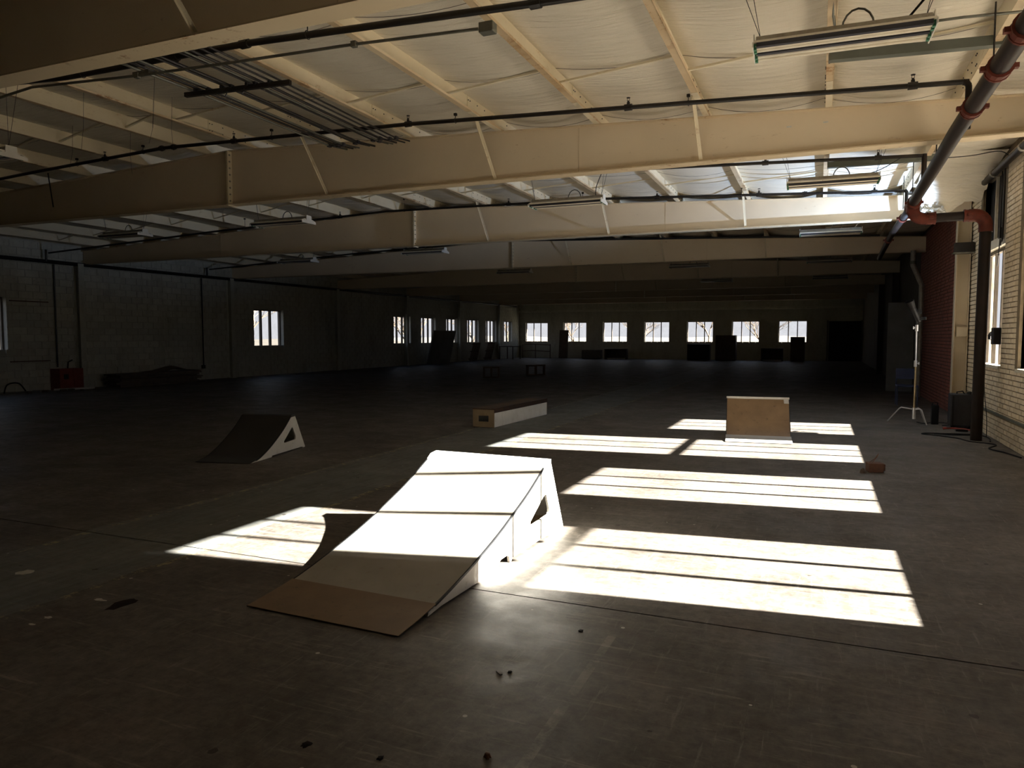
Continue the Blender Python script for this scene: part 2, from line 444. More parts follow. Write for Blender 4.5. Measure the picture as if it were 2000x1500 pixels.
for c in range(ncourse):
    z = c*CH + 0.004; off = (BL/2 if c % 2 else 0)
    y = 3.0 + off
    while y < 22.5:
        for s_, e_ in in_open(y, min(y+BL, 22.5), z, bopen):
            if s_ < 15.46 < e_: continue
            full = (e_-s_) > BL-0.01
            if s_ >= 15.46: tgt = red
            else:
                if full and ((11.9 < s_ < 12.75) or (11.2 < s_ < 14.6 and z < 1.0)) and len(single) < 290:
                    single.append((s_, z)); continue
                tgt = rest
            vs, fs = VARS[(c*7+int(y*13)) % 6]
            k = (e_-s_)/BL
            tgt.add([(XR+0.016+v[0], s_+v[1]*k, z+v[2]) for v in vs], fs)
        y += BL
for i, (y, z) in enumerate(single):
    o = bpy.data.objects.new('brick', BM[i % 6]); COL.objects.link(o); o.parent = wall_r
    o.location = Vector((XR+0.016, y, z)) - wall_r.location
rest.build('brick_course', 'brick_cream', wall_r, kind='stuff')
red.build('brick_course', 'brick_red', wall_r, kind='stuff')
# rounded brick jambs at each window
bn = MB()
for a, b, z0, z1 in ropen:
    for yj, sgn, BU in ((a, -1, BULN), (b, 1, BUL)):
        bn.box(XR+0.05, XR+0.20, min(yj, yj+sgn*BU), max(yj, yj+sgn*BU), z0, z1)
        for c in range(ncourse):
            z = c*CH+0.004
            if not (z > z0-0.02 and z+CH < z1+0.03): continue
            cx, cy = XR+BU, yj+sgn*BU
            pts = []
            for k in range(6):
                t = math.pi/2*k/5; pts.append((cx-BU*math.cos(t), cy-sgn*BU*math.sin(t)))
            pts.append((XR+0.235, yj)); pts.append((XR+0.235, cy)); pts.append((XR, cy))
            if sgn > 0: pts = pts[::-1]
            bn.prism(pts, z, z+CH-0.011, 'z')
bn.build('rounded_jamb', 'brick_cream', wall_r, kind='stuff')

# left wall
LWIN = [(-3.2,-1.6), (0.6,2.2), (3.9,5.5), (7.4,9.0), (11.5,13.05), (22.5,24.2), (32.7,34.4), (35.55,37.2), (38.5,40.1), (41.3,43.0), (44.1,45.8), (46.9,48.6)]
LWIN = LWIN[4:]
ZW0, ZW1 = 1.10, 2.62
lo = [(a, b, ZW0, ZW1) for a, b in LWIN]
mb = MB(); wall_boxes(mb, lambda a, b, z0, z1: mb.box(XL-0.3, XL-0.012, a, b, z0, z1), YB, YF+0.3, TOP, lo)
wall_l = mb.build('wall_left', 'mortar_block', kind='structure')
BH = 0.2; BLL = 0.4
def block_mesh():
    m = MB(); vs = [(-0.012,0.0,0.0),(-0.012,BLL-.012,0.0),(-0.012,BLL-.012,BH-.012),(-0.012,0,BH-.012),
          (0.002,0.005,0.005),(0.002,BLL-.017,0.005),(0.002,BLL-.017,BH-.017),(0.002,0.005,BH-.017)]
    return vs, [(4,5,6,7),(0,1,5,4),(1,2,6,5),(2,3,7,6),(3,0,4,7)]
bvs, bfs = block_mesh()
bme = bpy.data.meshes.new('block'); bme.from_pydata(bvs, [], bfs); bme.update(); bme.materials.append(MATS['block_paint'])
stuff = MB(); nb = 0
for c in range(21):
    z = c*BH+0.004; y = 10.0+(BLL/2 if c % 2 else 0)
    while y < YF-0.2:
        segs = in_open(y, min(y+BLL, YF-0.01), z, lo)
        for s_, e_ in segs:
            if e_-s_ > BLL-0.01 and 12.9 < y < 18.9 and nb < 290 and z < 3.8:
                o = bpy.data.objects.new('block', bme); COL.objects.link(o); o.parent = wall_l
                o.location = Vector((XL, s_, z)) - wall_l.location; nb += 1
            else:
                k = (e_-s_)/BLL
                stuff.add([(XL+v[0], s_+v[1]*k, z+v[2]) for v in bvs], bfs)
        y += BLL
stuff.build('block_course', 'block_paint', wall_l, kind='stuff')

# far wall
FW = [(-20.0+0.12, 0)]
FWIN = [(x, x+1.72) for x in (-19.92, -17.0, -14.05, -11.12, -8.22, -5.3, -2.42)]
fo = [(a, b, ZW0-0.03, ZW1-0.06) for a, b in FWIN]
mb = MB(); wall_boxes(mb, lambda a, b, z0, z1: mb.box(a, b, YF, YF+0.3, z0, z1), XL-0.3, XR+0.36, TOP, fo)
wall_f = mb.build('wall_far', 'mortar_block', kind='structure')
fb = MB()
for c in range(21):
    z = c*BH+0.004; x = XL+(BLL/2 if c % 2 else 0)
    while x < XR:
        for s_, e_ in in_open(x, min(x+BLL, XR), z, fo):
            fb.box(s_, e_-0.012, YF-0.010, YF, z, z+BH-0.012, skip=('k',))
        x += BLL
fb.build('block_course', 'block_paint', wall_f, kind='stuff')
MB().box(XL-0.3, XR+0.36, YB-0.3, YB, 0, TOP).build('wall_back', 'dark_wall', kind='structure')

# windows: frame, mullions, three panes
wn_ = [0]
def window(axis, pos, a, b, z0, z1, rails=(), sgn=1, board=None, mull=0.055, depth=0.06, sill=True):
    """axis 'y': window lies in a wall at x=pos; 'x': wall at y=pos. sgn: direction outwards"""
    wn_[0] += 1
    mid = (a+b)/2
    loc = (pos, mid, z0) if axis == 'y' else (mid, pos, z0)
    r = empty('window_%d' % wn_[0], loc, kind='structure')
    def B(m, a0, a1, d0, d1, zz0, zz1):
        lo_, hi_ = sorted((pos+sgn*d0, pos+sgn*d1))
        if axis == 'y': m.box(lo_, hi_, a0, a1, zz0, zz1)
        else: m.box(a0, a1, lo_, hi_, zz0, zz1)
    fr = MB(); t = 0.05
    B(fr, a-t, a, 0, depth, z0-t, z1+t); B(fr, b, b+t, 0, depth, z0-t, z1+t)
    B(fr, a, b, 0, depth, z0-t, z0); B(fr, a, b, 0, depth, z1, z1+t)
    for rz0, rz1 in rails: B(fr, a, b, 0, depth, rz0, rz1)
    fr.build('window_frame', 'window_frame', r)
    w3 = (b-a)/3
    for k in (1, 2):
        m = MB(); B(m, a+w3*k-mull/2, a+w3*k+mull/2, 0.005, depth-0.005, z0, z1)
        m.build('mullion', 'window_frame', r)
    zs = [z0] + [v for rr in rails for v in rr] + [z1]
    for k in range(3):
        for q in range(0, len(zs), 2):
            m = MB(); B(m, a+w3*k+(mull/2 if k else 0), a+w3*(k+1)-(mull/2 if k < 2 else 0), depth*0.5, depth*0.5+0.005, zs[q], zs[q+1])
            m.build('pane', 'glass', r)
    return r
for i, (a, b, h) in enumerate(RW):
    tall = h > 3.5
    w = window('y', XR+0.10, a, b, SILL+0.005, h, rails=((2.48, 2.545),) if tall else ())
    m = MB(); m.box(XR-0.02, XR+0.22, a-MARG+0.005, b+MARG-0.005, SILL-0.045, SILL+0.003); bevel(m.build('window_sill', 'sill_paint', w), 0.004)
    m = MB()
    for yy in (a-MARG+.001, b+0.05): m.box(XR+0.162, XR+0.20, yy, yy+0.049, SILL, 4.1)
    m.build('frame_casing', 'sill_paint', w)
    if not tall:   # the upper opening is closed with dark boards in a pale frame
        m = MB(); m.box(XR+0.02, XR+0.20, a-MARG+.002, b+MARG-.002, 2.92, 3.06); m.build('transom', 'sill_paint', w)
        for q in range(3):
            w3 = (b-a+2*MARG)/3; y0 = a-MARG+w3*q
            MB().box(XR+0.12, XR+0.15, y0+0.02, y0+w3-0.02, 3.06, 4.09).build('closing_board', 'black_plastic', w)
        m = MB()
        for q in (1, 2): m.box(XR+0.08, XR+0.17, a-MARG+w3*q-0.022, a-MARG+w3*q+0.022, 3.06, 4.09)
        m.build('batten', 'sill_paint', w)
for a, b in LWIN:
    window('y', XL-0.16, a+0.05, b-0.05, ZW0+0.05, ZW1-0.05, sgn=-1, mull=0.09, depth=0.09)
for a, b in FWIN:
    window('x', YF+0.16, a+0.05, b-0.05, ZW0+0.02, ZW1-0.11, sgn=1, mull=0.06)

# ------------------------------------------------------------------ ceiling
PX = [1.35, 0.0, -1.38, -2.77, -4.16, -5.57, -6.98, -8.43, -9.38, -10.8, -12.2, -13.65, -15.05, -16.45, -17.85, -19.2]
roof = MB()
roof.add([(XL-.6,YB-.5,zroof(XL)+.27),(RIDGE,YB-.5,zroof(RIDGE)+.27),(XR+.6,YB-.5,zroof(XR)+.27),
          (XL-.6,YF+.6,zroof(XL)+.27),(RIDGE,YF+.6,zroof(RIDGE)+.27),(XR+.6,YF+.6,zroof(XR)+.27),
          (XL-.6,YB-.5,zroof(XL)+.45),(RIDGE,YB-.5,zroof(RIDGE)+.45),(XR+.6,YB-.5,zroof(XR)+.45),
          (XL-.6,YF+.6,zroof(XL)+.45),(RIDGE,YF+.6,zroof(RIDGE)+.45),(XR+.6,YF+.6,zroof(XR)+.45)],
         [(0,3,4,1),(1,4,5,2),(6,7,10,9),(7,8,11,10),(0,1,7,6),(1,2,8,7),(3,9,10,4),(4,10,11,5),(0,6,9,3),(2,5,11,8)])
ceil = roof.build('ceiling', 'dark_wall', kind='structure')
def frange(a, b, d):
    n = max(1, int(round((b-a)/d))); return [a+(b-a)*i/n for i in range(n+1)]
edges = [XR+0.02] + PX + [XL]
ys = frange(YB, 2.0, 0.8)[:-1] + frange(2.0, 17.0, 0.07)[:-1] + frange(17.0, 30, 0.25)[:-1] + frange(30, YF, 0.8)
def sagz(x, y, xa, xb):
    t = (x-xa)/(xb-xa); s = 4*t*(1-t)
    a = 0.075 + 0.05*noise.noise((xa*3.1, y*0.35, 0)) 
    fold = 0.018*noise.noise((xa*2+x*0.7, y*5.0, 3)) + 0.008*noise.noise((x*0.9, y*13.0, xa))
    # droop next to the rafters where the blanket is pinched
    d = min(abs(y-b) for b in BEAMS)
    a += 0.05*math.exp(-(d/0.5)**2)
    return zroof(x)+0.205 - s*(a) - fold*(0.25+0.75*s)
for i in range(len(edges)-1):
    xa, xb = edges[i], edges[i+1]
    nx = 12 if xa > -13 else 6
    xs = [xa+(xb-xa)*k/nx for k in range(nx+1)]
    m = MB(); vs = []; fs = []
    for y in ys:
        for x in xs: vs.append((x, y, sagz(x, y, xa, xb)))
    W = nx+1
    for j in range(len(ys)-1):
        for k in range(nx): fs.append((j*W+k, (j+1)*W+k, (j+1)*W+k+1, j*W+k+1) if xb < xa else (j*W+k, j*W+k+1, (j+1)*W+k+1, (j+1)*W+k))
    m.add(vs, fs); m.build('insulation_blanket', 'fabric', ceil, smooth=True)
# seams of the insulation facing
sm = MB()
for i in range(len(edges)-1):
    xa, xb = edges[i], edges[i+1]
    if xa < -15: continue
    for y in frange(2.3, 26.3, 1.83):
        sm.tube([(xa+(xb-xa)*k/8, y, sagz(xa+(xb-xa)*k/8, y, xa, xb)-0.001) for k in range(9)], 0.0035, 4)
sm.build('blanket_seam', 'plank_wood', ceil, kind='stuff')

# ------------------------------------------------------------------ purlins
ORD = ['first','second','third','fourth','fifth','sixth','seventh','eighth','ninth','tenth','eleventh','twelfth','thirteenth','fourteenth','fifteenth','sixteenth']
strutY = [5.5, 7.75, 11.4, 13.7, 17.6, 19.8, 24.6]
for i, x in enumerate(PX):
    z = zroof(x)
    r = empty('roof_purlin', (x, 22, z), label='cream steel purlin under the roof, %s one counted from the window wall' % ORD[i], cat='purlin', group='roof purlins')
    s = 1 if x > RIDGE else -1
    m = MB(); m.prism([(x-.003, z+.004), (x+.003, z+.004), (x+.003, z+.205), (x-.003, z+.205)], YB, YF)
    m.build('purlin_web', 'purlin', r)
    m = MB(); m.prism([(x-.003, z), (x+.065*s, z), (x+.065*s, z+.005), (x-.003, z+.005)] if s > 0 else [(x-.065, z), (x+.003, z), (x+.003, z+.005), (x-.065, z+.005)], YB, YF)
    m.prism([(x+.062*s, z), (x+.068*s, z), (x+.074*s, z+.022), (x+.068*s, z+.022)] if s > 0 else [(x-.068, z), (x-.062, z), (x-.068, z+.022), (x-.074, z+.022)], YB, YF)
    m.build('bottom_flange', 'purlin_lip', r)
    # lapped second section and bolts around each rafter
    bo = MB()
    for by in BEAMS[:5]:
        lp = MB()
        lp.prism([(x+.004*s, z-.004), (x+.010*s, z-.004), (x+.010*s, z+.200), (x+.004*s, z+.200)], by-1.0, by+1.0)
        lp.prism([(x, z-.005), (x+.068*s, z-.005), (x+.068*s, z-.001), (x, z-.001)], by-1.0, by+1.0)
        lp.build('lap_section', 'purlin', r)
        if x > -16:
            for dy in (-.98, -.93, -.72, -.5, -.25, .25, .5, .72, .93):
                for dz in (.05, .15): bo.cbox((x-.006, by+dy, z+dz), (.010, .012, .012)); bo.cbox((x+.014*s, by+dy, z+dz), (.010, .012, .012))
    bo.build('bolt_row', 'slot_dark', r, kind='stuff')
    if i < len(PX)-1:
        xn = PX[i+1]
        for k, y in enumerate(strutY):
            if x < -12 and y > 14: continue
            m = MB(); m.bar((x-.01, y-0.05, z+0.16), (xn+.01, y+0.06, zroof(xn)+0.03), 0.03, 0.022)
            m.build('bridging_strut', 'purlin', r)

# ------------------------------------------------------------------ rafters
BN = ['nearest the camera, crossing the top of the view', 'second from the camera, behind the long black sprinkler pipe', 'third from the camera, lit white at its window end',
      'fourth from the camera, in half shade', 'fifth from the camera, nearly black', 'sixth from the camera, deep in the dark', 'seventh from the camera, deep in the dark', 'last before the far wall']
for i, by in enumerate(BEAMS):
    r = empty('rafter_beam', (RIDGE, by, ZB), label='cream tapered steel rafter ' + BN[i], cat='beam', group='tapered roof rafters')
    x0, x1 = XL+0.02, (XR-0.15 if i < 2 else XR-0.02)
    m = MB(); m.prism([(x0, ZB+.01), (x1, ZB+.01), (x1, zroof(x1)-.012), (RIDGE, zroof(RIDGE)-.012), (x0, zroof(x0)-.012)], by-.004, by+.004)
    m.build('beam_web', 'beam_web', r)
    MB().box(x0, x1, by-.10, by+.10, ZB-.004, ZB+.010).build('bottom_flange', 'beam_flange', r)
    m = MB(); m.prism([(x0, zroof(x0)-.014), (RIDGE, zroof(RIDGE)-.014), (x1, zroof(x1)-.014), (x1, zroof(x1)-.002), (RIDGE, zroof(RIDGE)-.002), (x0, zroof(x0)-.002)], by-.075, by+.075)
    m.build('top_flange', 'beam_flange', r)
    m = MB(); m.box(RIDGE-.016, RIDGE-.003, by-.10, by+.10, ZB-.02, zroof(RIDGE)-.01); m.box(RIDGE+.003, RIDGE+.016, by-.10, by+.10, ZB-.02, zroof(RIDGE)-.01)
    m.build('splice_plate', 'purlin', r)
    m = MB()
    for k in range(8):
        for dx in (-.028, .022): m.cbox((RIDGE+dx, by-.06, ZB+.06+k*.105), (.02, .022, .022))
    m.build('splice_bolt', 'galv', r, kind='stuff')
    # welded seams where the web plates meet
    m = MB()
    for x in (-3.0, -15.0): m.box(x-.004, x+.004, by-.008, by-.003, ZB+.01, zroof(x)-.014)
    m.build('weld_seam', 'beam_flange', r)
    for x in (-1.38, -4.16, -6.98):
        m = MB(); p = Vector((x-.02, by-.06, ZB+.02)); q = Vector((x-.02, by-.72, zroof(x)+.05))
        m.bar(p, q, .038, .006, (0, .6, .8)); m.bar(p+Vector((-.019, 0, 0)), q+Vector((-.019, 0, 0)), .005, .038, (0, .6, .8))
        m.build('flange_brace', 'purlin', r)
# paper labels stuck on the second rafter
for k, x in enumerate((-.02, -.42)):
    m = MB(); m.box(x, x+.055, BEAMS[1]-.0065, BEAMS[1]-.0045, ZB+.335-.01*k, ZB+.352-.01*k)
    tag(m.build('paper_tag', 'tape_white'), 'small blank white tag on the second rafter, %s' % ('nearer the window wall' if k == 0 else 'farther from the window wall'), 'tag', 'paper tags')

# far header over the end windows
tag(MB().box(XL+.02, XR-.02, YF-.35, YF-.15, 3.30, 3.44).build('trim_1', 'block_paint'), kind='structure')
# steel columns on the right and left walls
def hcolumn(x, y, top, lab, s, mat='column_paint'):
    r = empty('steel_column', (x, y, 0), label=lab, cat='column', group='wall columns')
    MB().box(x-.10, x+.10, y-.006, y+.006, 0, top).build('column_web', mat, r)
    MB().box(x-.11, x-.098, y-.09, y+.09, 0, top).build('column_flange', mat, r)
    MB().box(x+.098, x+.11, y-.09, y+.09, 0, top).build('column_flange', mat, r)
    m = MB(); m.box(x-.13, x+.13, y-.11, y+.11, 0, .015); m.build('base_plate', mat, r)
    return r
c0 = hcolumn(XR-.13, 15.30, ZB-.005, 'tan steel column against the wall between cream and red brick', -1)
MB().box(XR-.20, XR-.03, 15.185, 15.205, 1.55, 1.72).build('clip_plate', 'column_paint', c0)
for i, y in enumerate(BEAMS[2:]):
    hcolumn(XL+.125, y-.25, ZB-.005, 'painted steel column on the far-side wall, %s one from the red cabinet' % ORD[i], 1, 'block_paint')
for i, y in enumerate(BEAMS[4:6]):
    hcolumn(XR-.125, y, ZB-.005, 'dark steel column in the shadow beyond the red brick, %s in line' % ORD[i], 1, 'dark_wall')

# ------------------------------------------------------------------ sprinkler pipes
def branch(pts, r, heads, hangers, lab, couplings=(), mat='black_pipe'):
    root = empty('sprinkler_pipe', pts[0], label=lab, cat='pipe', group='sprinkler branch pipes')
    MB().tube(pts, r, 12).build('pipe', mat, root, smooth=True)
    def at(x):
        for p, q in zip(pts, pts[1:]):
            if min(p[0], q[0]) <= x <= max(p[0], q[0]) and abs(p[0]-q[0]) > 1e-4:
                t = (x-p[0])/(q[0]-p[0]); return Vector(p).lerp(Vector(q), t)
        return Vector(pts[0])
    for x in heads:
        c = at(x); h = MB()
        h.tube([c-Vector((.045,0,0)), c+Vector((.045,0,0))], r*1.45, 10)
        h.tube([c, c+Vector((0,0,r+.035))], [.022, .018], 8)
        t_ = h.build('tee', mat, root)
        h = MB(); b = c+Vector((0,0,r+.03))
        h.tube([b, b+Vector((0,0,.02))], .011, 8)
        h.bar(b+Vector((-.012,0,.015)), b+Vector((-.012,0,.05)), .005, .005); h.bar(b+Vector((.012,0,.015)), b+Vector((.012,0,.05)), .005, .005)
        h.tube([b+Vector((0,0,.05)), b+Vector((0,0,.056))], .022, 10)
        h.build('sprinkler_head', mat, root)
    for x in hangers:
        c = at(x); h = MB(); zt = zroof(c.x)+.01
        h.tube([c+Vector((0,0,r+.012)), (c.x, c.y, max(zt, c.z+r+.05))], .005, 6)
        ring = arc(c, r+.007, 0, 2*math.pi, (1,0,0) if False else (0,1,0), (0,0,1), 12)
        h.tube(ring, .004, 5, caps=False)
        h.cbox((c.x, c.y, max(zt, c.z+r+.05)), (.035, .035, .03))
        h.build('pipe_hanger', mat, root)
    for x in couplings:
        c = at(x); h = MB(); h.tube([c-Vector((.04,0,0)), c+Vector((.04,0,0))], r*1.4, 10); h.tube([c-Vector((.01,0,0)), c+Vector((.01,0,0))], r*1.75, 8)
        h.build('coupling', mat, root)
    return root
def zp(x, d=.10): return zroof(x)-d
b1 = [(-20.1, 5.5, 4.05), (-8.95, 5.5, 4.40), (-7.45, 5.5, 4.30), (-5.0, 5.5, 4.28), (-2.1, 5.5, 4.15), (0.4, 5.5, 4.06), (1.16, 5.5, 4.02)]
branch(b1, .030, (-5.02, -2.11, -8.6, .4), (-4.3, -7.2), 'thick black sprinkler pipe between the first and second rafters', (-5.9,))
b2 = [(-20.1, 8.55, 4.02), (-12.2, 8.55, 4.37), (-9.45, 8.55, 4.47), (-5.08, 8.55, 4.35), (1.30, 8.55, 4.06)]
r2 = branch(b2, .026, (-10.75, -8.05, -5.08, -2.12, .81), (-11.41, -9.9, -7.35, -4.38, -1.43), 'long black sprinkler pipe in front of the second rafter', (-9.25, -9.5))
h = MB(); h.tube([tuple(v) for v in arc((1.25, 8.55, 4.01), .05, math.pi/2, 0, (1,0,0), (0,0,1), 4)] + [(1.30, 8.55, 3.6)], .030, 10)
h.build('elbow_drop', 'brown_pipe', r2, smooth=True)
b2b = [(-12.0, 11.6, 4.31), (-9.0, 11.6, 4.45), (1.27, 11.6, 4.03)]
r2b = branch(b2b, .024, (-.8, .7), (-6.9,), 'black sprinkler pipe mostly hidden behind the second rafter')
h = MB(); h.tube([(1.27, 11.6, 4.05), (1.27, 11.6, 3.58)], .034, 10); h.build('elbow_drop', 'brown_pipe', r2b, smooth=True)
b3 = [(-20.1, 14.1, 3.90), (-14.0, 14.1, 4.16), (-8.95, 14.1, 4.33), (-4.0, 14.1, 4.25), (1.29, 14.1, 4.0)]
r3 = branch(b3, .024, (-10.2, -6.0, -2.92, -1.07, .81), (-13, -8.5, -4.4, -1.37), 'black sprinkler pipe in front of the third rafter', (-.3,))
h = MB(); h.tube([(1.27, 14.1, 4.02), (1.30, 14.1, 3.98), (1.30, 14.1, 3.6)], .03, 10); h.build('elbow_drop', 'black_pipe', r3, smooth=True)
branch([(-20.1, 20.0, 3.93), (-14, 20.0, 4.22), (-9, 20, 4.38), (1.3, 20.0, 4.0)], .024, (-16, -12), (-14,), 'black sprinkler pipe in front of the fourth rafter')

main = empty('main_pipe', (1.23, 10, 3.57), label='thick brown sprinkler main with rusty red couplings running along the window wall', cat='pipe')
mp = [(1.19, YB+.2, 3.58), (1.20, 8.5, 3.57), (1.26, 13.2, 3.55), (1.26, 16, 3.55), (1.38, 21.2, 3.57)]
MB().tube(mp[:3], .073, 16).build('pipe', 'brown_pipe', main, smooth=True)
MB().tube([(1.26, 13.2, 3.55), (1.26, 16, 3.55), (1.38, 21.2, 3.57)], .055, 14).build('pipe', 'brown_pipe', main, smooth=True)
def groove(p, d, r, parent, name='coupling'):
    p = Vector(p); d = Vector(d).normalized(); h = MB()
    h.tube([p-d*.05, p+d*.05], r*1.2, 14)
    h.tube([p-d*.065, p-d*.04], r*1.28, 14); h.tube([p+d*.04, p+d*.065], r*1.28, 14)
    u = d.cross(Vector((0,0,1)) if abs(d.z) < .9 else Vector((1,0,0))).normalized()
    for s_ in (-1, 1): h.cbox(p+u*s_*r*1.40, (.045, .05, .035), Matrix.Rotation(math.atan2(u.y, u.x), 3, 'Z'))
    return h.build(name, 'red_fitting', parent)
for y in (5.85, 6.62, 7.66): groove((1.20, y, 3.57), (0, 1, 0), .073, main)
groove((1.26, 12.55, 3.55), (0, 1, 0), .073, main); groove((1.26, 14.1, 3.55), (0, 1, 0), .055, main)
groove((1.28, 17.2, 3.55), (0, 1, 0), .055, main)
h = MB(); h.tube([(1.26, 12.45, 3.55), (1.26, 12.95, 3.55)], .10, 14); h.tube([(1.26, 12.67, 3.58), (1.26, 12.67, 3.42)], .092, 14)
h.build('tee', 'red_fitting', main, smooth=True)
h = MB(); h.tube([(1.26, 12.67, 3.47)] + [tuple(v) for v in arc((1.41, 12.67, 3.47), .15, math.pi, 1.5*math.pi, (1,0,0), (0,0,1), 6)] + [(1.48, 12.67, 3.32)], .088, 14)
h.build('elbow', 'red_fitting', main, smooth=True)
groove((1.50, 12.67, 3.32), (1, 0, 0), .075, main)
MB().tube([(1.48, 12.67, 3.32), (2.04, 12.67, 3.33)], .068, 14).build('pipe', 'brown_pipe', main, smooth=True)
groove((1.99, 12.67, 3.33), (1, 0, 0), .072, main)
h = MB(); h.tube([(1.99, 12.67, 3.33), (2.06, 12.67, 3.33)] + [tuple(v) for v in arc((2.06, 12.67, 3.18), .15, math.pi/2, 0, (1,0,0), (0,0,1), 6)] + [(2.21, 12.67, 3.08)], .092, 14)
h.build('elbow', 'red_fitting', main, smooth=True)
MB().tube([(2.21, 12.67, 3.12), (2.20, 12.67, 0.0)], .078, 16).build('riser', 'brown_pipe', main, smooth=True)
for y in (6.9, 9.95, 12.3, 13.6): MB().tube([(1.21, y, 3.62), (1.21, y, zroof(1.2)+.02)], .007, 6).build('hanger_rod', 'black_pipe', main)
# main on the left wall
lm = empty('wall_sprinkler_main', (XL+.15, 20, 3.7), label='black pipe running high along the shadowed wall away from the windows', cat='pipe')
MB().tube([(XL+.15, YB+.2, 3.66), (XL+.15, 30, 3.68), (XL+.15, 49, 3.70)], .055, 10).build('pipe', 'black_pipe', lm, smooth=True)
for y in (14.1, 20.0): MB().tube([(XL+.18, y, 3.68), (XL+.18, y, 4.0)], .03, 8).build('riser', 'black_pipe', lm)
for i, (y, zt) in enumerate(((14.40, 3.62), (19.85, 3.62))):
    d = empty('drop_pipe', (XL+.06, y, .5), label=('thin pipe dropping down the wall to the red cabinet' if i == 0 else 'thin conduit dropping down the bare wall to a small box'), cat='pipe')
    MB().tube([(XL+.06, y, zt), (XL+.06, y, .66 if i == 0 else .5)], .022, 8).build('pipe', 'black_pipe', d, smooth=True)
    if i: MB().box(XL+.01, XL+.08, y-.06, y+.06, .40, .52).build('outlet_box', 'black_pipe', d)
# pipe under the eave, top of the window wall
ev = empty('eave_pipe', (XR-.07, 12, 4.0), label='dark pipe running under the eave along the top of the cream brick wall', cat='pipe')
MB().tube([(XR-.08, 2, 4.02), (XR-.08, 15.1, 4.02)], .052, 12).build('pipe', 'black_pipe', ev, smooth=True)
for y in (11.5, 13.2): MB().tube([(XR-.08, y-.03, 4.02), (XR-.08, y+.03, 4.02)], .062, 12).build('pipe_strap', 'galv', ev)

# ------------------------------------------------------------------ conduits
cd = empty('conduit_run', (-2.7, 5.65, 4.15), label='grey conduit ending in a square junction box under the near ceiling', cat='conduit')
pts = [(-20, 5.2, 4.0), (-10.5, 5.3, 4.02), (-8.05, 5.20, 4.08), (-7.60, 5.22, 4.13), (-6.3, 5.40, 4.13), (-5.22, 5.47, 4.12), (-3.86, 5.58, 4.13), (-2.74, 5.78, 4.16)]
MB().tube(pts[1:], .014, 8).build('conduit', 'conduit', cd, smooth=True)
bevel(MB().cbox((-2.66, 5.80, 4.16), (.13, .10, .085)).build('junction_box', 'conduit', cd), .006)
for p in (pts[4], pts[6]):
    m = MB(); m.cbox(p, (.05, .04, .05)); m.build('coupling', 'conduit', cd)
MB().cbox((-6.25, 5.42, 4.15), (.22, .05, .04)).build('support_clip', 'conduit', cd)

ZT = 4.24
bx = [-6.42, -6.36, -6.31, -6.26, -6.20, -6.02, -5.93, -5.70, -5.62, -5.56, -5.42, -5.34]
for i, x in enumerate(bx):
    o = empty('bundle_conduit', (x, 7, ZT), label='thin conduit of the parallel bundle hung under the fifth bay of the ceiling', cat='conduit', group='parallel conduits under the ceiling')
    zz = ZT + .012*(i % 2)
    MB().tube([(x+.06, 4.28, zz-.03), (x, 6.2, zz+.01), (x-.15, 8.80+.03*(i % 3), zz+.05), (x-.16, BEAMS[1]-.14, zz+.10)], .011 if i % 3 else .015, 6).build('conduit', 'black_pipe' if i % 4 else 'conduit', o, smooth=True)
    m = MB(); m.cbox((x-.15, 8.85+.03*(i % 3), zz+.05), (.04, .06, .045)); m.build('coupling', 'slot_dark', o)
tz = empty('trapeze_hanger', (-5.8, 6.25, 4.2), label='short dark channel bar carrying the parallel conduits', cat='hanger')
MB().bar((-6.50, 6.19, 4.20), (-5.18, 6.33, 4.21), .045, .045).build('channel', 'black_pipe', tz)
for x in (-6.36, -6.2, -6.02, -5.9, -5.7, -5.6, -5.42):
    MB().cbox((x, 6.24+(x+6)*.1, 4.235), (.03, .05, .035)).build('clamp', 'slot_dark', tz)
for x in (-5.95, -5.72): MB().tube([(x, 6.24, 4.19), (x+.02, 6.2, 4.14), (x+.005, 6.2, 4.11)], .007, 6).build('hook', 'slot_dark', tz)

for i, (xa, ya, xb, yb, z) in enumerate(((.02, 7.62, 2.40, 7.9, 4.16), (.05, 12.2, 1.50, 12.2, 4.13))):
    r = empty('channel_bar', (xa, ya, z), label='grey-green steel channel spanning the purlins, %s' % ('beside the nearest light fixture' if i == 0 else 'above the fixture beyond the second rafter'), cat='channel', group='grey channels')
    MB().bar((xa, ya, z), (xb, yb, z-.01), .09, .085).build('channel', 'green_grey', r)
    MB().cbox((xa+.004, ya, z), (.012, .10, .095)).build('end_cap', 'conduit', r)
# thin conduit above the nearest fixture and its curved drop
r = empty('ceiling_conduit', (1, 6.9, 4.14), label='thin conduit bending off the purlin above the nearest light fixture', cat='conduit')
MB().tube([(.04, 5.6, 4.22), (.04, 6.75, 4.20), (.06, 6.86, 4.12), (.14, 6.9, 4.09), (1.0, 6.95, 4.1), (2.38, 7.05, 4.06)], .011, 8).build('conduit', 'conduit', r, smooth=True)
# diagonal tension wires
def wire(p, q, lab, r=.003, mid=None):
    m = MB(); m.tube([p] + ([mid] if mid else []) + [q], r, 5)
    return tag(m.build('hanging_wire', 'black_pipe'), lab, 'wire', 'wires under the ceiling')
for i, (x, y, l) in enumerate(((-7.3, 6.5, .5), (-7.9, 7.3, .55), (-8.35, 7.4, .4), (-8.9, 6.8, .6), (-9.5, 8.0, .6), (-10.2, 7.6, .5))):
    z = zroof(x)
    wire((x, y, z+.19), (x+.06*math.sin(i*2), y-.05, z-l), 'thin loose wire dangling under the ridge purlins, %s in the row' % ORD[i], .0022, (x-.03, y, z-l*.5))
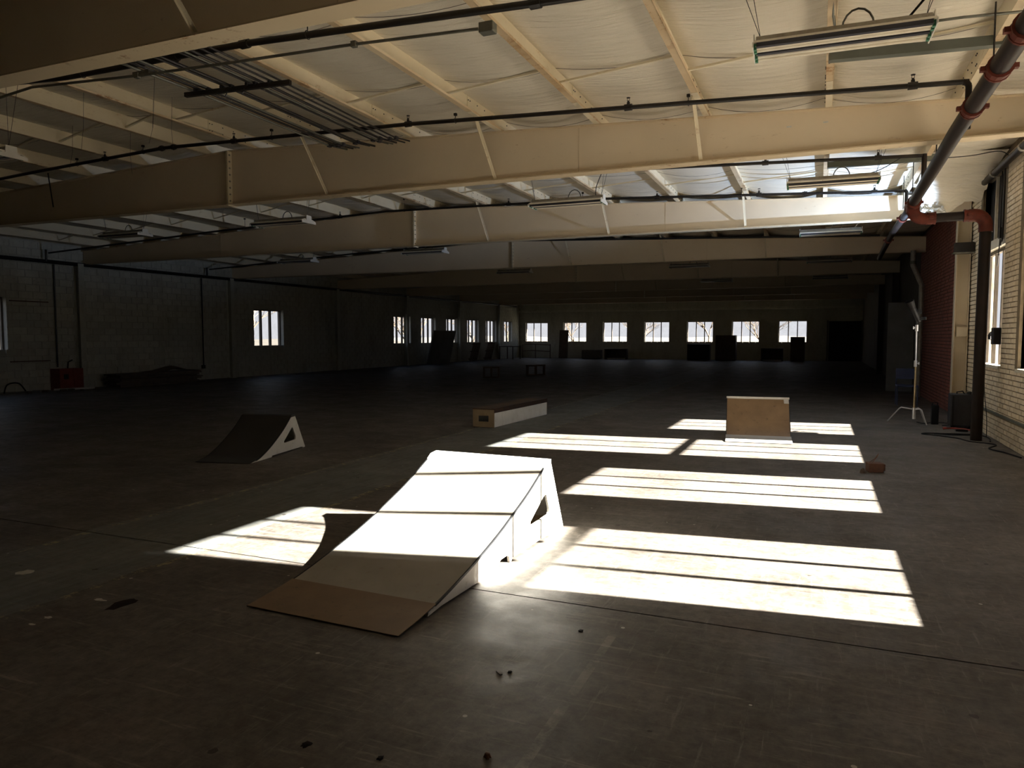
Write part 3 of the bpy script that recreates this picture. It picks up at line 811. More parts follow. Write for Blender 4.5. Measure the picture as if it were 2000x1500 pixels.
# free-hanging dark rod at the second rafter
wire((-12.2, 8.6, 4.33), (-12.1, 8.6, 3.75), 'short straight black rod hanging below the sprinkler pipe', .011)

# ------------------------------------------------------------------ light fixtures
def make_fixture(wide=.40, L=1.25, tubes=4):
    r = empty('light_fixture', (0, 0, 0), cat='light')
    m = MB(); m.prism([(-.075, .015), (.075, .015), (.06, .085), (-.06, .085)], -L/2+.02, L/2-.02, 'x'); m.build('housing', 'galv', r, local=True)
    m = MB(); hw = wide/2
    m.prism([(-hw, -.012), (-hw*.62, .018), (-.075, .0), (0, .016), (.075, .0), (hw*.62, .018), (hw, -.012), (hw, .004), (hw*.6, .034), (0, .034), (-hw*.6, .034), (-hw, .004)], -L/2+.01, L/2-.01, 'x')
    m.build('reflector', 'enamel', r, local=True)
    for yy in (-.005, -hw+.03):
        m = MB(); m.box(-L/2+.03, L/2-.03, yy-.020, yy+.020, -.040, -.004); m.build('slot_cover', 'slot_dark', r, local=True)
    for k in range(tubes):
        yy = (-.125, -.065, .065, .135)[k]
        m = MB(); m.tube([(-L/2+.02, yy, -.022), (L/2-.02, yy, -.022)], .019, 10); m.build('lamp_tube', 'lamp_tube', r, smooth=True, local=True)
        for s_ in (-1, 1):
            m = MB(); m.box(min(s_*(L/2-.03), s_*(L/2-.008)), max(s_*(L/2-.03), s_*(L/2-.008)), yy-.018, yy+.018, -.045, .0); m.build('lamp_socket', 'socket_green', r, local=True)
    for s_ in (-1, 1):
        m = MB(); m.prism([(-hw, -.045), (hw, -.045), (hw, -.005), (.075, .012), (.07, .10), (-.07, .10), (-.075, .012), (-hw, -.005)], min(s_*L/2, s_*(L/2-.008)), max(s_*L/2, s_*(L/2-.008)), 'x')
        m.build('end_plate', 'white_plastic', r, local=True)
        m = MB(); m.tube([(s_*(L/2-.05), 0, .09), (s_*(L/2+.12), .05, .42)], .0025, 5); m.tube([(s_*(L/2-.05), 0, .09), (s_*(L/2+.04), -.06, .42)], .0025, 5)
        m.build('suspension_wire', 'black_pipe', r, local=True)
    m = MB(); m.tube([(.12+.11*math.cos(t), 0, .07+.14*math.sin(t)) for t in [math.pi*k/8 for k in range(9)]], .008, 6)
    m.build('flex_cable', 'conduit', r, smooth=True, local=True)
    return r
def dup(root, loc, rz, label, group):
    r = root.copy(); COL.objects.link(r); r.location = loc; r.rotation_euler = (0, 0, rz)
    r['label'] = label; r['group'] = group
    for ch in root.children:
        c = ch.copy(); COL.objects.link(c); c.parent = r
        if ch.name.startswith('suspension_wire'):
            k_ = (zroof(loc[0])+.18-loc[2]-.09)/.33; c.scale.z = k_; c.location.z = .09*(1-k_)
    return r
FX = [(.09, 6.22, 3.80, .03, 'large fluorescent fixture with green sockets, nearest of all, high by the window wall'),
      (.12, 11.80, 3.80, .02, 'fluorescent fixture between the second and third rafters nearest the window wall'),
      (-3.88, 11.60, 3.74, 0, 'fluorescent fixture over the middle, just under the second rafter'),
      (-9.50, 11.30, 3.71, 0, 'fluorescent fixture near the ridge with a pale end plate, behind the second rafter'),
      (-14.3, 11.80, 3.80, 0, 'fluorescent fixture farthest from the windows, under the second rafter'),
      (-9.85, 6.05, 3.79, 0, 'fluorescent fixture near the ridge before the second rafter, cut by the picture edge'),
      (.17, 17.50, 3.80, .02, 'brightly lit white fluorescent fixture behind the third rafter'),
      (-9.8, 17.30, 3.80, 0, 'fluorescent fixture near the ridge behind the third rafter'),
      (-14.5, 17.9, 3.80, 0, 'dim fluorescent fixture behind the third rafter, farthest from the windows'),
      (.22, 24.0, 3.80, 0, 'dark fluorescent fixture behind the fourth rafter nearest the window wall'),
      (-3.9, 24.0, 3.80, 0, 'dark fluorescent fixture behind the fourth rafter over the middle'),
      (-9.9, 23.8, 3.80, 0, 'dark fluorescent fixture behind the fourth rafter near the ridge'),
      (.33, 30.8, 3.80, 0, 'small far fluorescent fixture in the dark with a faint glint'),
      (-3.9, 30.8, 3.80, 0, 'small far fluorescent fixture in the dark over the middle')]
fx0 = make_fixture()
for i, (x, y, z, rz, lab) in enumerate(FX):
    if i == 0:
        for ch_ in fx0.children:
            if ch_.name.startswith('suspension_wire'): ch_.scale.z = 1.45; ch_.location.z = -.04
        fx0.location = (x, y, z); fx0.rotation_euler = (0, 0, rz); fx0['label'] = lab; fx0['group'] = 'fluorescent fixtures'
    else: dup(fx0, (x, y, z), rz, lab, 'fluorescent fixtures')
# power leads
def cable(pts, r, mat, lab, name='power_cable', grp=None, sub=8):
    P = [Vector(p) for p in pts]; out = []
    for i in range(len(P)-1):
        p0 = P[max(i-1, 0)]; p1 = P[i]; p2 = P[i+1]; p3 = P[min(i+2, len(P)-1)]
        for k in range(sub):
            t = k/sub
            out.append(.5*((2*p1)+(p2-p0)*t+(2*p0-5*p1+4*p2-p3)*t*t+(3*p1-p0-3*p2+p3)*t**3))
    out.append(P[-1])
    return tag(MB().tube(out, r, 6).build(name, mat, smooth=True), lab, 'cable', grp)
cable([(.55, 6.25, 3.9), (.75, 6.0, 4.05), (1.0, 5.6, 4.12)], .009, 'black_pipe', 'black lead rising from the window end of the nearest light fixture')
cable([(.5, 11.8, 3.86), (.75, 11.75, 3.92), (1.0, 11.7, 4.05)], .006, 'black_pipe', 'black lead rising from the fixture beyond the second rafter')
cable([(-3.4, 11.6, 3.8), (-3.36, 11.5, 3.95), (-3.2, 11.3, 4.15)], .007, 'black_pipe', 'dark lead rising from the end of the fixture over the middle')
cable([(.62, 17.5, 3.85), (.75, 17.4, 3.98), (1.05, 17.1, 4.05)], .008, 'white_plastic', 'white lead rising from the brightly lit fixture')
cable([(1.35, 12.2, 4.10), (1.9, 12.25, 4.11), (2.25, 12.2, 4.13), (2.38, 12.15, 4.03)], .007, 'black_pipe', 'thin dark lead crossing the ceiling beside the eave pipe')

# ------------------------------------------------------------------ torn insulation at the corner
torn = empty('torn_insulation', (1.95, 14.2, 3.9), label='torn white insulation blanket sagging in ragged folds beside the red tee', cat='insulation')
m = MB(); nx, ny = 22, 34; vs = []; fs = []
for j in range(ny+1):
    for i in range(nx+1):
        u = i/nx; v = j/ny
        x = 1.44 + u*(XR-.04-1.44)
        yend = 15.0 - .55*u + .10*noise.noise((x*9, 1.3, 0))
        y = 12.5 + v*(yend-12.5)
        drop = (v**2.2)*(.56-.30*(1-u)*.3) * (0.55+0.45*math.sin(math.pi*min(1, u*1.1+.15)))
        z = zroof(x)+.12-.12*v - drop + .034*v*math.sin(y*19+x*9)+.02*v*noise.noise((x*6, y*9, 0))
        if v > .93: z -= .04*abs(noise.noise((x*14, 2, 5)))
        vs.append((x, y, z))
for j in range(ny):
    for i in range(nx): a = j*(nx+1)+i; fs.append((a, a+nx+1, a+nx+2, a+1))
m.add(vs, fs); m.build('facing_sheet', 'fabric', torn, smooth=True)
m = MB()
rr = random.Random(3)
for k in range(70):
    t = rr.random(); x = 1.50+t*.42; y = 14.75-.3*t+rr.uniform(-.12, .12); z = 3.66+rr.uniform(-.10, .08)+t*.05
    q = (x+rr.uniform(-.06, .06), y+rr.uniform(-.05, .05), z+rr.uniform(-.09, .02))
    m.tube([(x, y, z), ((x+q[0])/2+rr.uniform(-.02,.02), (y+q[1])/2, (z+q[2])/2), q], [rr.uniform(.02, .04), .018, .004], 5)
m.build('glass_wool_tuft', 'cloudy_wool', torn, kind='stuff')

# ------------------------------------------------------------------ skate ramps (local frame: y forward up the ramp, x width)
def kicker(name, loc, rz, prof, W, cap, base, hole, lab, top_mat, side_mat, kick_mat, kick_n, notch=None, lip=.010, side_start=.30, rear_mat='white_paint', deck_mat=None):
    r = empty(name, loc, rz, lab, 'ramp', 'skate ramps')
    t = .014
    hw = W/2
    def sheet(pts, x0, x1, th=t):
        m = MB(); n = len(pts); nrm = []
        for i in range(n):
            a = pts[max(i-1, 0)]; b = pts[min(i+1, n-1)]
            dy, dz = b[0]-a[0], b[1]-a[1]; L = math.hypot(dy, dz); nrm.append((dz/L, -dy/L))
        low = [(p[0]+q[0]*th, max(p[1]+q[1]*th, .0005)) for p, q in zip(pts, nrm)]
        vs = [(x0, a, b) for a, b in pts] + [(x1, a, b) for a, b in pts] + [(x0, a, b) for a, b in low] + [(x1, a, b) for a, b in low]
        fs = []
        for i in range(n-1):
            fs += [(i, n+i, n+i+1, i+1), (2*n+i, 2*n+i+1, 3*n+i+1, 3*n+i), (i, i+1, 2*n+i+1, 2*n+i), (n+i, 3*n+i, 3*n+i+1, n+i+1)]
        fs += [(0, 2*n, 3*n, n), (n-1, 2*n-1, 4*n-1, 3*n-1)]
        return m.add(vs, fs)
    # smooth resample
    def rs(pts, k=5):
        P = [Vector((p[0], p[1], 0)) for p in pts]; out = []
        for i in range(len(P)-1):
            p0 = P[max(i-1,0)]; p1 = P[i]; p2 = P[i+1]; p3 = P[min(i+2,len(P)-1)]
            for q in range(k):
                s_ = q/k; v = .5*((2*p1)+(p2-p0)*s_+(2*p0-5*p1+4*p2-p3)*s_*s_+(3*p1-p0-3*p2+p3)*s_**3); out.append((v.x, v.y))
        out.append((P[-1].x, P[-1].y)); return out
    full = rs(prof)
    ks = [p for p in full if p[0] <= kick_n+1e-6]; us = [p for p in full if p[0] >= ks[-1][0]-1e-6]
    sheet([(a, b+.004) for a, b in ks], -hw-.005, hw+.005, .004).build('kick_plate', kick_mat, r, local=True)
    sheet(us, -hw-.004, hw+.004).build('riding_surface', top_mat, r, smooth=True, local=True)
    for sx in (-1, 1):
        sheet([(a, b+.0015) for a, b in us], min(sx*(hw+.0045), sx*(hw-.006)), max(sx*(hw+.0045), sx*(hw-.006)), .012).build('edge_strip', 'edge_steel_shadow', r, local=True)  # steel edging; its dark colour also draws the gap shadow under the sheet
    # cap
    m = MB(); a = prof[-1]; m.prism([(a[0], a[1]-.02), (a[0], a[1]+.002), cap[0], cap[1], (cap[1][0], cap[1][1]-.03)], -hw-.004, hw+.004, 'x')
    m.build('top_deck', deck_mat or rear_mat, r, local=True)
    # rear face
    m = MB(); m.add([(-hw+.02, cap[1][0]-.01, cap[1][1]-.03), (hw-.02, cap[1][0]-.01, cap[1][1]-.03), (hw-.02, base-.01, .02), (-hw+.02, base-.01, .02),
                     (-hw+.02, cap[1][0]-.025, cap[1][1]-.03), (hw-.02, cap[1][0]-.025, cap[1][1]-.03), (hw-.02, base-.025, .02), (-hw+.02, base-.025, .02)],
                    [(0,3,2,1),(4,5,6,7),(0,1,5,4),(1,2,6,5),(2,3,7,6),(3,0,4,7)])
    if rear_mat != 'none': m.build('rear_panel', rear_mat, r, local=True)
    # side panels with a hand hole: outer polygon bridged to the hole
    outer = [(p[0], p[1]-.012) for p in full if p[0] >= side_start and p[1] > .02]
    outer = [(side_start, .004)] + outer + [cap[0][:1] + (cap[0][1]-.012,), (cap[1][0], cap[1][1]-.012), (base, .012), (base, .0)]
    bot = notch or []
    outer += bot
    import mathutils.geometry as mg
    for sx in (-1, 1):
        x0 = sx*hw; x1 = sx*(hw-.018)
        loops = [[Vector((a, b, 0)) for a, b in outer], [Vector((a, b, 0)) for a, b in hole]]
        tris = mg.tessellate_polygon(loops)
        allp = [p for lp_ in loops for p in lp_]; n = len(allp)
        vs = [(x0, p.x, p.y) for p in allp] + [(x1, p.x, p.y) for p in allp]
        fs = []
        for t_ in tris:
            # orient outward
            p, q, s_ = (allp[k] for k in t_); area = (q.x-p.x)*(s_.y-p.y)-(q.y-p.y)*(s_.x-p.x)
            f = tuple(t_) if (area > 0) == (sx > 0) else tuple(reversed(t_))
            fs.append(f); fs.append(tuple(k+n for k in reversed(f)))
        st = 0
        for lp_ in loops:
            c = len(lp_)
            for k in range(c):
                a = st+k; b = st+(k+1) % c; fs.append((a, b, b+n, a+n))
            st += c
        MB().add(vs, fs).build('side_panel', side_mat, r, local=True)
    # inner ribs and back stud
    for yy in (side_start+.35*(base-side_start), side_start+.62*(base-side_start)):
        zz = max(.03, min(b for a, b in full if a >= yy) - .03)
        MB().box(-hw+.02, hw-.02, yy, yy+.038, max(zz-.09, .01), zz).build('cross_rib', 'bare_ply', r, local=True)
    MB().box(-hw+.02, hw-.02, base-.09, base-.05, .01, .09).build('cross_rib', 'bare_ply', r, local=True)
    return r
def P2(pts): return pts
r1 = kicker('skate_ramp', (-2.475, 3.17, 0), math.radians(-1.9),
       [(0, .006), (.20, .024), (.38, .047), (.60, .090), (.90, .160), (1.20, .245), (1.43, .325), (1.70, .425), (1.985, .555)], 1.02,
       ((2.04, .592), (2.13, .602)), 2.41, [(2.02, .345), (2.045, .34), (2.10, .235), (2.105, .195), (2.09, .175), (1.76, .165), (1.735, .175), (1.735, .20), (1.985, .335)],
       'large white kicker ramp with a triangular hand hole, sunlit in the foreground', 'ramp_top', 'white_paint', 'kick_plate', .38,
       notch=[(2.25, .0), (1.98, .022), (1.42, .022), (1.40, .0), (1.38, .004), (1.37, .045), (1.33, .062), (1.24, .060), (1.20, .045), (1.19, .0), (.85, .01), (.45, .015)])
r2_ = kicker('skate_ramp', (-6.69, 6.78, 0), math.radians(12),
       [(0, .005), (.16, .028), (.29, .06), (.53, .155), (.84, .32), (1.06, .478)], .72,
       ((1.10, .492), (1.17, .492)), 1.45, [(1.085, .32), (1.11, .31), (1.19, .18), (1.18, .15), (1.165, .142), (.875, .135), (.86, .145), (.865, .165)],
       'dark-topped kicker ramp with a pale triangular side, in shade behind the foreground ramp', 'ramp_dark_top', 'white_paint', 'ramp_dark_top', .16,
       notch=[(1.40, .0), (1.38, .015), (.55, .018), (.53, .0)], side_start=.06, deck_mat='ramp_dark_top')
r3_ = kicker('skate_ramp', (-.77, 11.09, 0), math.radians(6),
       [(0, .006), (.18, .03), (.34, .065), (.48, .16), (.62, .30), (.76, .45), (.86, .575)], .92,
       ((.875, .592), (.95, .595)), 1.25, [(.90, .38), (.92, .37), (1.0, .22), (.98, .19), (.75, .18), (.74, .20)],
       'brown kicker ramp seen from the front, pale steel foot in the sun', 'ramp_brown_top', 'white_paint', 'kick_plate_pale', .34, side_start=.05)
MB().box(-.465, .465, .868, .905, .578, .606).build('coping', 'white_paint', r3_, local=True)
m = MB(); 
def on3(x, s_): return (x, .62+(s_-.62)*1.0, 0)
m.add([(.385, .805, .517), (.455, .805, .517), (.45, .852, .577), (.38, .850, .575)], [(0,1,2,3)]); m.add([(.385, .80, .523), (.455, .80, .523), (.45, .847, .583), (.38, .845, .581)], [(0,1,2,3)])
m.build('tape_patch', 'tape_white', r3_, local=True)

# grind box
gb = empty('grind_box', (-5.19, 12.38, 0), math.radians(-2.6), 'low white ledge box with a dark steel edge and a square hole in its end', 'box')
hw, hl, hh = .205, 1.145, .305
MB().box(hw-.016, hw, -hl, hl, .008, hh).build('side_panel', 'white_paint', gb, local=True)
MB().box(-hw, -hw+.016, -hl, hl, .008, hh).build('side_panel', 'white_paint', gb, local=True)
for s_ in (-1, 1):
    m = MB(); y0, y1 = (-hl-.012, -hl) if s_ < 0 else (hl, hl+.012)
    m.box(-hw, -.095, y0, y1, .006, hh); m.box(.095, hw, y0, y1, .006, hh); m.box(-.095, .095, y0, y1, .006, .10); m.box(-.095, .095, y0, y1, .20, hh)
    m.build('end_panel', 'bare_ply', gb, local=True)
MB().box(-hw-.006, hw+.002, -hl-.016, hl+.016, hh, hh+.018).build('top_board', 'dark_wood', gb, local=True)
MB().box(hw, hw+.006, -hl-.014, hl+.014, hh-.052, hh+.021).build('steel_edge', 'steel_edge', gb, local=True)
MB().box(hw-.05, hw+.006, -hl-.014, hl+.014, hh+.018, hh+.024).build('steel_edge', 'steel_edge', gb, local=True)

# ------------------------------------------------------------------ small rusty block with wire
o = empty('brick_block', (.62, 9.26, 0), math.radians(12), 'small rusty brown block with bent wires on top, lying past the sunlit strips', 'block')
bevel(MB().box(-.075, .085, -.07, .07, 0, .105).build('block', 'rusty_block', o, local=True), .006)
MB().box(.087, .105, -.05, .06, .02, .095).build('side_plate', 'rusty_block', o, local=True)
m = MB(); m.tube([(-.02, 0, .105), (.04, .05, .16), (.06, .06, .20)], .004, 6); m.tube([(-.05, .01, .105), (.02, .04, .15), (.055, .065, .19)], .004, 6); m.build('bent_wire', 'rusty_block', o, local=True)
m = MB()
rr = random.Random(5); R_ = []
for j in range(5):
    for i in range(8):
        a = i/8*2*math.pi; b = j/4*math.pi/2; k = rr.uniform(.85, 1.1)
        R_.append((.50+.035*k*math.cos(a)*math.cos(b), 9.12+.035*k*math.sin(a)*math.cos(b), .055*math.sin(b)*k))
fs = [(j*8+i, j*8+(i+1) % 8, (j+1)*8+(i+1) % 8, (j+1)*8+i) for j in range(4) for i in range(8)]
tag(m.add(R_, fs).build('rubble_lump', 'dark_wood'), 'small dark lump beside the rusty block', 'rubble')

# ------------------------------------------------------------------ light stand with strobe
ls = empty('light_stand', (1.57, 14.5, 0), 0, 'chrome light stand with spread feet standing before the red brick wall', 'stand')
def LT(pts, r, name, mat, par=ls, n=10, **k): return MB().tube(pts, r, n).build(name, mat, par, smooth=True, **k)
LT([(1.57,14.5,.10),(1.57,14.5,1.08)], .0185, 'column', 'brass_tube')
LT([(1.57,14.5,1.06),(1.56,14.5,1.74)], .014, 'column', 'chrome')
for (z, s_) in ((1.08, 1), (1.70, -1)):
    c = LT([(1.565,14.5,z-.06),(1.565,14.5,z+.05)], .027, 'collar', 'chrome')
    k = LT([(1.565,14.5,z),(1.565+s_*.06,14.49,z)], .008, 'knob', 'chrome', c)
    m = MB(); m.tube([(1.565+s_*.05,14.49,z-.022),(1.565+s_*.05,14.49,z+.022)], .012, 6); m.build('knob', 'chrome', c)
LT([(1.57,14.5,.10),(1.57,14.5,.30)], .03, 'base_sleeve', 'chrome')
for (tx, ty, mx_, my_) in ((1.19,14.86,1.36,14.70),(1.76,14.40,1.68,14.44),(1.78,14.80,1.68,14.66)):
    LT([(1.57,14.5,.27),(mx_-.03*(1 if mx_<1.5 else -1)*-1,my_,.285),(mx_,my_,.265),(tx,ty,.012)], .011, 'leg', 'chrome')
hd = empty('strobe_head', (1.53, 14.5, 1.80), 0, 'black strobe lamp head tilted up on top of the chrome stand', 'lamp')
ax = Vector((-.42, -.38, .9)).normalized(); c0_ = Vector((1.55, 14.5, 1.90))
LT([(1.56,14.5,1.74),(1.57,14.5,1.88)], .018, 'swivel', 'black_plastic', hd)
LT([c0_-ax*.10, c0_+ax*.16], [.055,.052], 'lamp_body', 'black_plastic', hd, 14)
m = MB(); P0 = c0_+ax*.16; P1 = c0_+ax*.31; m.tube([P0, P1], [.05, .075], 16, caps=False); m.tube([P1, P0+ax*.004], [.072, .046], 16, caps=False)
m.build('reflector', 'rubber', hd, smooth=True)
LT([P0+ax*.001, P0+ax*.02], .03, 'flash_tube', 'white_plastic', hd)
m = MB(); m.cbox((1.62, 14.5, 1.86), (.10, .05, .05)); m.tube([(1.66,14.5,1.86),(1.70,14.48,1.86)], .028, 10); m.build('tilt_knob', 'black_plastic', hd)
m = MB(); m.cbox((1.60, 14.49, 1.98), (.06, .08, .09)); m.build('handle', 'black_plastic', hd)
spd = bpy.data.lights.new('strobe_lamp', 'SPOT'); spl = bpy.data.objects.new('strobe_lamp', spd); COL.objects.link(spl)
spd.energy = 700; spd.color = (.50, .68, 1.0); spd.shadow_soft_size = .03; spd.spot_size = math.radians(104); spd.spot_blend = .25
spl.location = P1 + ax*.02
spl.rotation_euler = Vector((-.62, .08, .80)).to_track_quat('-Z', 'Y').to_euler()

# ------------------------------------------------------------------ things by the right wall
cs = empty('equipment_case', (2.25, 14.35, 0), 0, 'tall black equipment case standing against the cream brick wall', 'case')
bevel(MB().box(2.08, 2.42, 14.20, 14.50, .03, .58).build('case_body', 'case_fabric', cs), .02, 3)
MB().box(2.10, 2.13, 14.19, 14.205, .06, .55).build('piping', 'black_plastic', cs)
MB().tube([(2.18,14.3,.57),(2.18,14.3,.61),(2.26,14.3,.625),(2.30,14.3,.57)], .012, 8).build('handle', 'rubber', cs, smooth=True)
MB().tube([(2.35,14.24,.57),(2.35,14.24,.62)], .035, 10).build('cap', 'black_plastic', cs)
for x in (2.12, 2.38): MB().tube([(x,14.19,.03),(x,14.22,.03)], .03, 10).build('wheel', 'rubber', cs)
bp = empty('battery_pack', (1.93, 14.75, 0), 0, 'small upright black power pack on the floor left of the case', 'power pack')
bevel(MB().box(1.865, 1.975, 14.68, 14.82, 0, .34).build('pack_body', 'black_plastic', bp), .008)
MB().tube([(1.88,14.75,.34),(1.88,14.75,.38),(1.96,14.75,.38),(1.96,14.75,.34)], .008, 6).build('handle', 'rubber', bp)
wb_ = empty('wall_box', (2.40, 12.95, 1.45), 0, 'black box with a lever on the wall beside the window', 'box')
bevel(MB().box(XR-.08, XR+.02, 12.80, 12.97, 1.43, 1.68).build('box_body', 'black_plastic', wb_), .006)
MB().tube([(XR-.07,12.99,1.60),(XR-.07,13.10,1.57),(XR-.07,13.08,1.50)], .028, 8).build('lever', 'black_plastic', wb_)
ub = empty('bracket_box', (2.2, 14.9, 3.0), 0, 'dark box on a bracket bolted high on the tan column', 'box')
MB().box(2.16, XR-.02, 14.92, 15.08, 3.02, 3.19).build('box_body', 'black_pipe', ub)
MB().box(2.14, XR-.01, 14.90, 15.10, 3.0, 3.02).build('bracket', 'conduit', ub)
# vertical conduits on the cream wall
vc = empty('wall_conduit', (XR-.02, 12.9, 3), 0, 'dark cable and conduit running down beside the boarded window head', 'conduit')
MB().tube([(XR-.025,12.78,4.0),(XR-.025,12.76,3.3),(XR-.02,12.80,3.0),(XR-.02,12.9,2.9)], .014, 6).build('conduit', 'black_pipe', vc, smooth=True)
MB().tube([(XR-.02,12.98,4.0),(XR-.02,12.95,3.0),(XR-.04,12.95,2.6)], .008, 6).build('cable', 'black_pipe', vc, smooth=True)
MB().box(XR-.045, XR-.005, 12.86, 12.95, 3.0, 3.16).build('conduit_box', 'black_pipe', vc)
cable([(XR-.03,13.6,1.10),(XR-.04,13.5,.7),(XR-.05,13.2,.3),(XR-.07,13.05,.01)], .006, 'rubber', 'thin black cable hanging from the window sill to the floor', grp='cables by the window wall')
tag(MB().box(XR-.03, XR+.004, 3.0, 15.1, .385, .415).build('trim_2', 'green_grey'), kind='structure')
# cables on the floor
cable([(2.25,13.35,.008),(1.9,13.30,.008),(1.62,13.25,.008),(1.55,13.12,.008),(1.75,12.98,.008),(1.98,12.75,.008),(2.08,12.45,.008),(2.36,12.2,.008),(2.2,11.75,.008),(2.32,11.4,.008),(2.41,11.0,.008)], .010, 'rubber', 'brown cable looping around the foot of the riser pipe', grp='cables on the floor')
cable([(1.72,13.2,.012),(1.95,13.12,.012),(2.15,13.18,.012),(2.36,13.2,.012),(2.41,12.9,.012),(2.35,12.5,.012)], .009, 'rubber', 'short black cable tangled behind the riser pipe', grp='cables on the floor')
cable([(1.62,14.5,.05),(1.75,14.7,.01),(1.9,14.9,.01),(2.1,14.95,.01),(2.2,14.7,.01),(2.0,14.45,.01)], .007, 'rubber', 'black cable between the light stand and the power pack', grp='cables on the floor')
cable([(1.98,14.0,.01),(2.1,14.08,.01),(2.25,14.02,.01),(2.33,13.9,.01)], .016, 'cable_red', 'short red cable lying in front of the black case', grp='cables on the floor')
m = MB(); m.cbox((2.18,13.72,.02), (.17,.05,.03)); bevel(tag(m.build('power_strip', 'rubber'), 'short black power strip on the floor before the case', 'power strip'), .004)
rc = MB(); rc.tube([(1.94,13.92,.02),(1.99,13.93,.03)], .02, 8); tag(rc.build('cable_plug', 'cable_red'), 'round red plug at the end of the red cable', 'plug')
# drain pipe at end of the red brick
dp = empty('drain_pipe', (2.35, 21.1, 0), 0, 'dull vertical drain pipe at the dark end of the red brick', 'pipe')
MB().tube([(2.15,21.15,3.72),(2.15,21.15,3.35),(2.36,21.15,2.85),(2.36,21.15,.0)], .062, 12).build('pipe', 'galv', dp, smooth=True)
MB().tube([(2.15,21.15,3.38),(2.15,21.15,3.46)], .075, 12).build('coupling', 'green_grey', dp)
# pale panel and chair in the dark behind the stand
pn = MB(); pn.box(1.78, 2.44, 23.2, 23.26, 0, 2.5)
tag(pn.build('wall_partition', 'gyp_board'), 'tall grey board standing in the dark beyond the red brick', 'board')
ch = empty('stacking_chair', (1.85, 18.6, 0), 0, 'dark blue metal chair in shadow behind the light stand', 'chair')
bevel(MB().box(1.64,2.06,18.38,18.80,.42,.46).build('seat','blue_chair',ch), .01)
MB().box(1.64,2.06,18.78,18.81,.58,.82).build('backrest','blue_chair',ch)
for x in (1.65,2.05):
    MB().tube([(x,18.40,.0),(x,18.42,.44)], .012, 6).build('leg','blue_chair',ch)
    MB().tube([(x,18.80,.0),(x,18.79,.82)], .012, 6).build('leg','blue_chair',ch)

# ------------------------------------------------------------------ things on the left wall
rb = empty('red_cabinet', (-20.1, 14.45, 0), 0, 'low red metal cabinet with a dark hose on top, against the shadowed wall', 'cabinet')
MB().box(-20.36,-19.96,14.18,14.60,.0,.62).build('cabinet_body','red_paint',rb)
MB().box(-20.36,-19.98,14.63,14.92,.0,.62).build('cabinet_body','red_paint',rb)
MB().box(-19.958,-19.95,14.30,14.44,.32,.46).build('door_plate','black_plastic',rb)
MB().tube([(-20.2,14.6,.62),(-20.2,14.62,.8),(-20.2,14.75,.86)], .02, 8).build('hose','rubber',rb,smooth=True)
for i, (y0, y1, z) in enumerate(((13.13, 14.2, 2.51), (13.09, 14.19, .84))):
    tag(MB().box(XL+.002, XL+.06, y0, y1, z, z+.03).build('wall_shelf', 'dark_wood'), ('upper' if i == 0 else 'lower') + ' narrow dark rail fixed to the shadowed wall', 'rail', 'wall rails')
st = 0
zc = 0.0
for i in range(9):
    y0 = 15.75+.08*math.sin(i*2.1); y1 = 18.9+.12*math.cos(i*1.7); h = .045
    x0 = -20.15 if i % 2 else -20.10
    MBp = MB().box(x0, x0+.62-.04*(i % 3), y0, y1, zc, zc+h-.004)
    tag(MBp.build('stacked_board', 'plank_wood'), 'long grey board in the low stack by the shadowed wall, %s from the floor' % ORD[i], 'board', 'stack of long boards')
    zc += h
m = MB(); vs = []; nx, ny = 10, 20
for j in range(ny+1):
    for i in range(nx+1):
        u, v = i/nx, j/ny; x = -20.17+.66*u; y = 17.0+1.9*v
        z = zc+.005 + .16*math.exp(-((v-.5)/.2)**2)*(.6+.4*math.sin(math.pi*u))+.01*abs(noise.noise((x*8, y*8, 0)))
        vs.append((x, y, z))
for i in range(nx+1): pass
fs = [(j*(nx+1)+i, j*(nx+1)+i+1, (j+1)*(nx+1)+i+1, (j+1)*(nx+1)+i) for j in range(ny) for i in range(nx)]
o = m.add(vs, fs).build('tarpaulin', 'dark_wood', smooth=True); so = o.modifiers.new('s', 'SOLIDIFY'); so.thickness = .006; so.offset = 1
tag(o, 'brown cloth heaped over the board stack', 'cloth')
cable([(-20.1,12.7,.02),(-20.1,12.8,.25),(-20.1,13.1,.27),(-20.1,13.3,.02)], .02, 'rubber', 'black hose loop standing on the floor by the shadowed wall', 'hose_loop')
for i, (p, q, r, mat, lab) in enumerate((((-19.9,13.95,.04),(-19.5,14.9,.05), .03, 'white_plastic', 'white plastic tube lying on the floor by the red cabinet'),
                                   ((-20.2,12.6,.03),(-20.0,13.5,.03), .02, 'gyp_board', 'pale stick lying on the floor by the hose loop'))):
    tag(MB().tube([p, q], r, 8).build('loose_tube', mat, smooth=True), lab, 'tube')
rr = random.Random(11)
DN = ['nearest the hose loop','against the wall','farther out on the floor','next to the red cabinet','in front of the red cabinet','by the white tube','near the board stack','on the dark floor edge','lying flat by the wall','small and pale']
for i in range(10):
    x = -20.1+rr.uniform(-.1,.7); y = 13.2+i*.22; s_ = rr.uniform(.05,.13)
    tag(MB().cbox((x, y, s_*.3), (s_*1.6, s_, s_*.6), Matrix.Rotation(rr.uniform(0, 3), 3, 'Z')).build('debris_piece', rr.choice(('plank_wood','dark_wood','gyp_board'))), 'scrap of debris, ' + DN[i], 'debris', 'scraps by the shadowed wall')

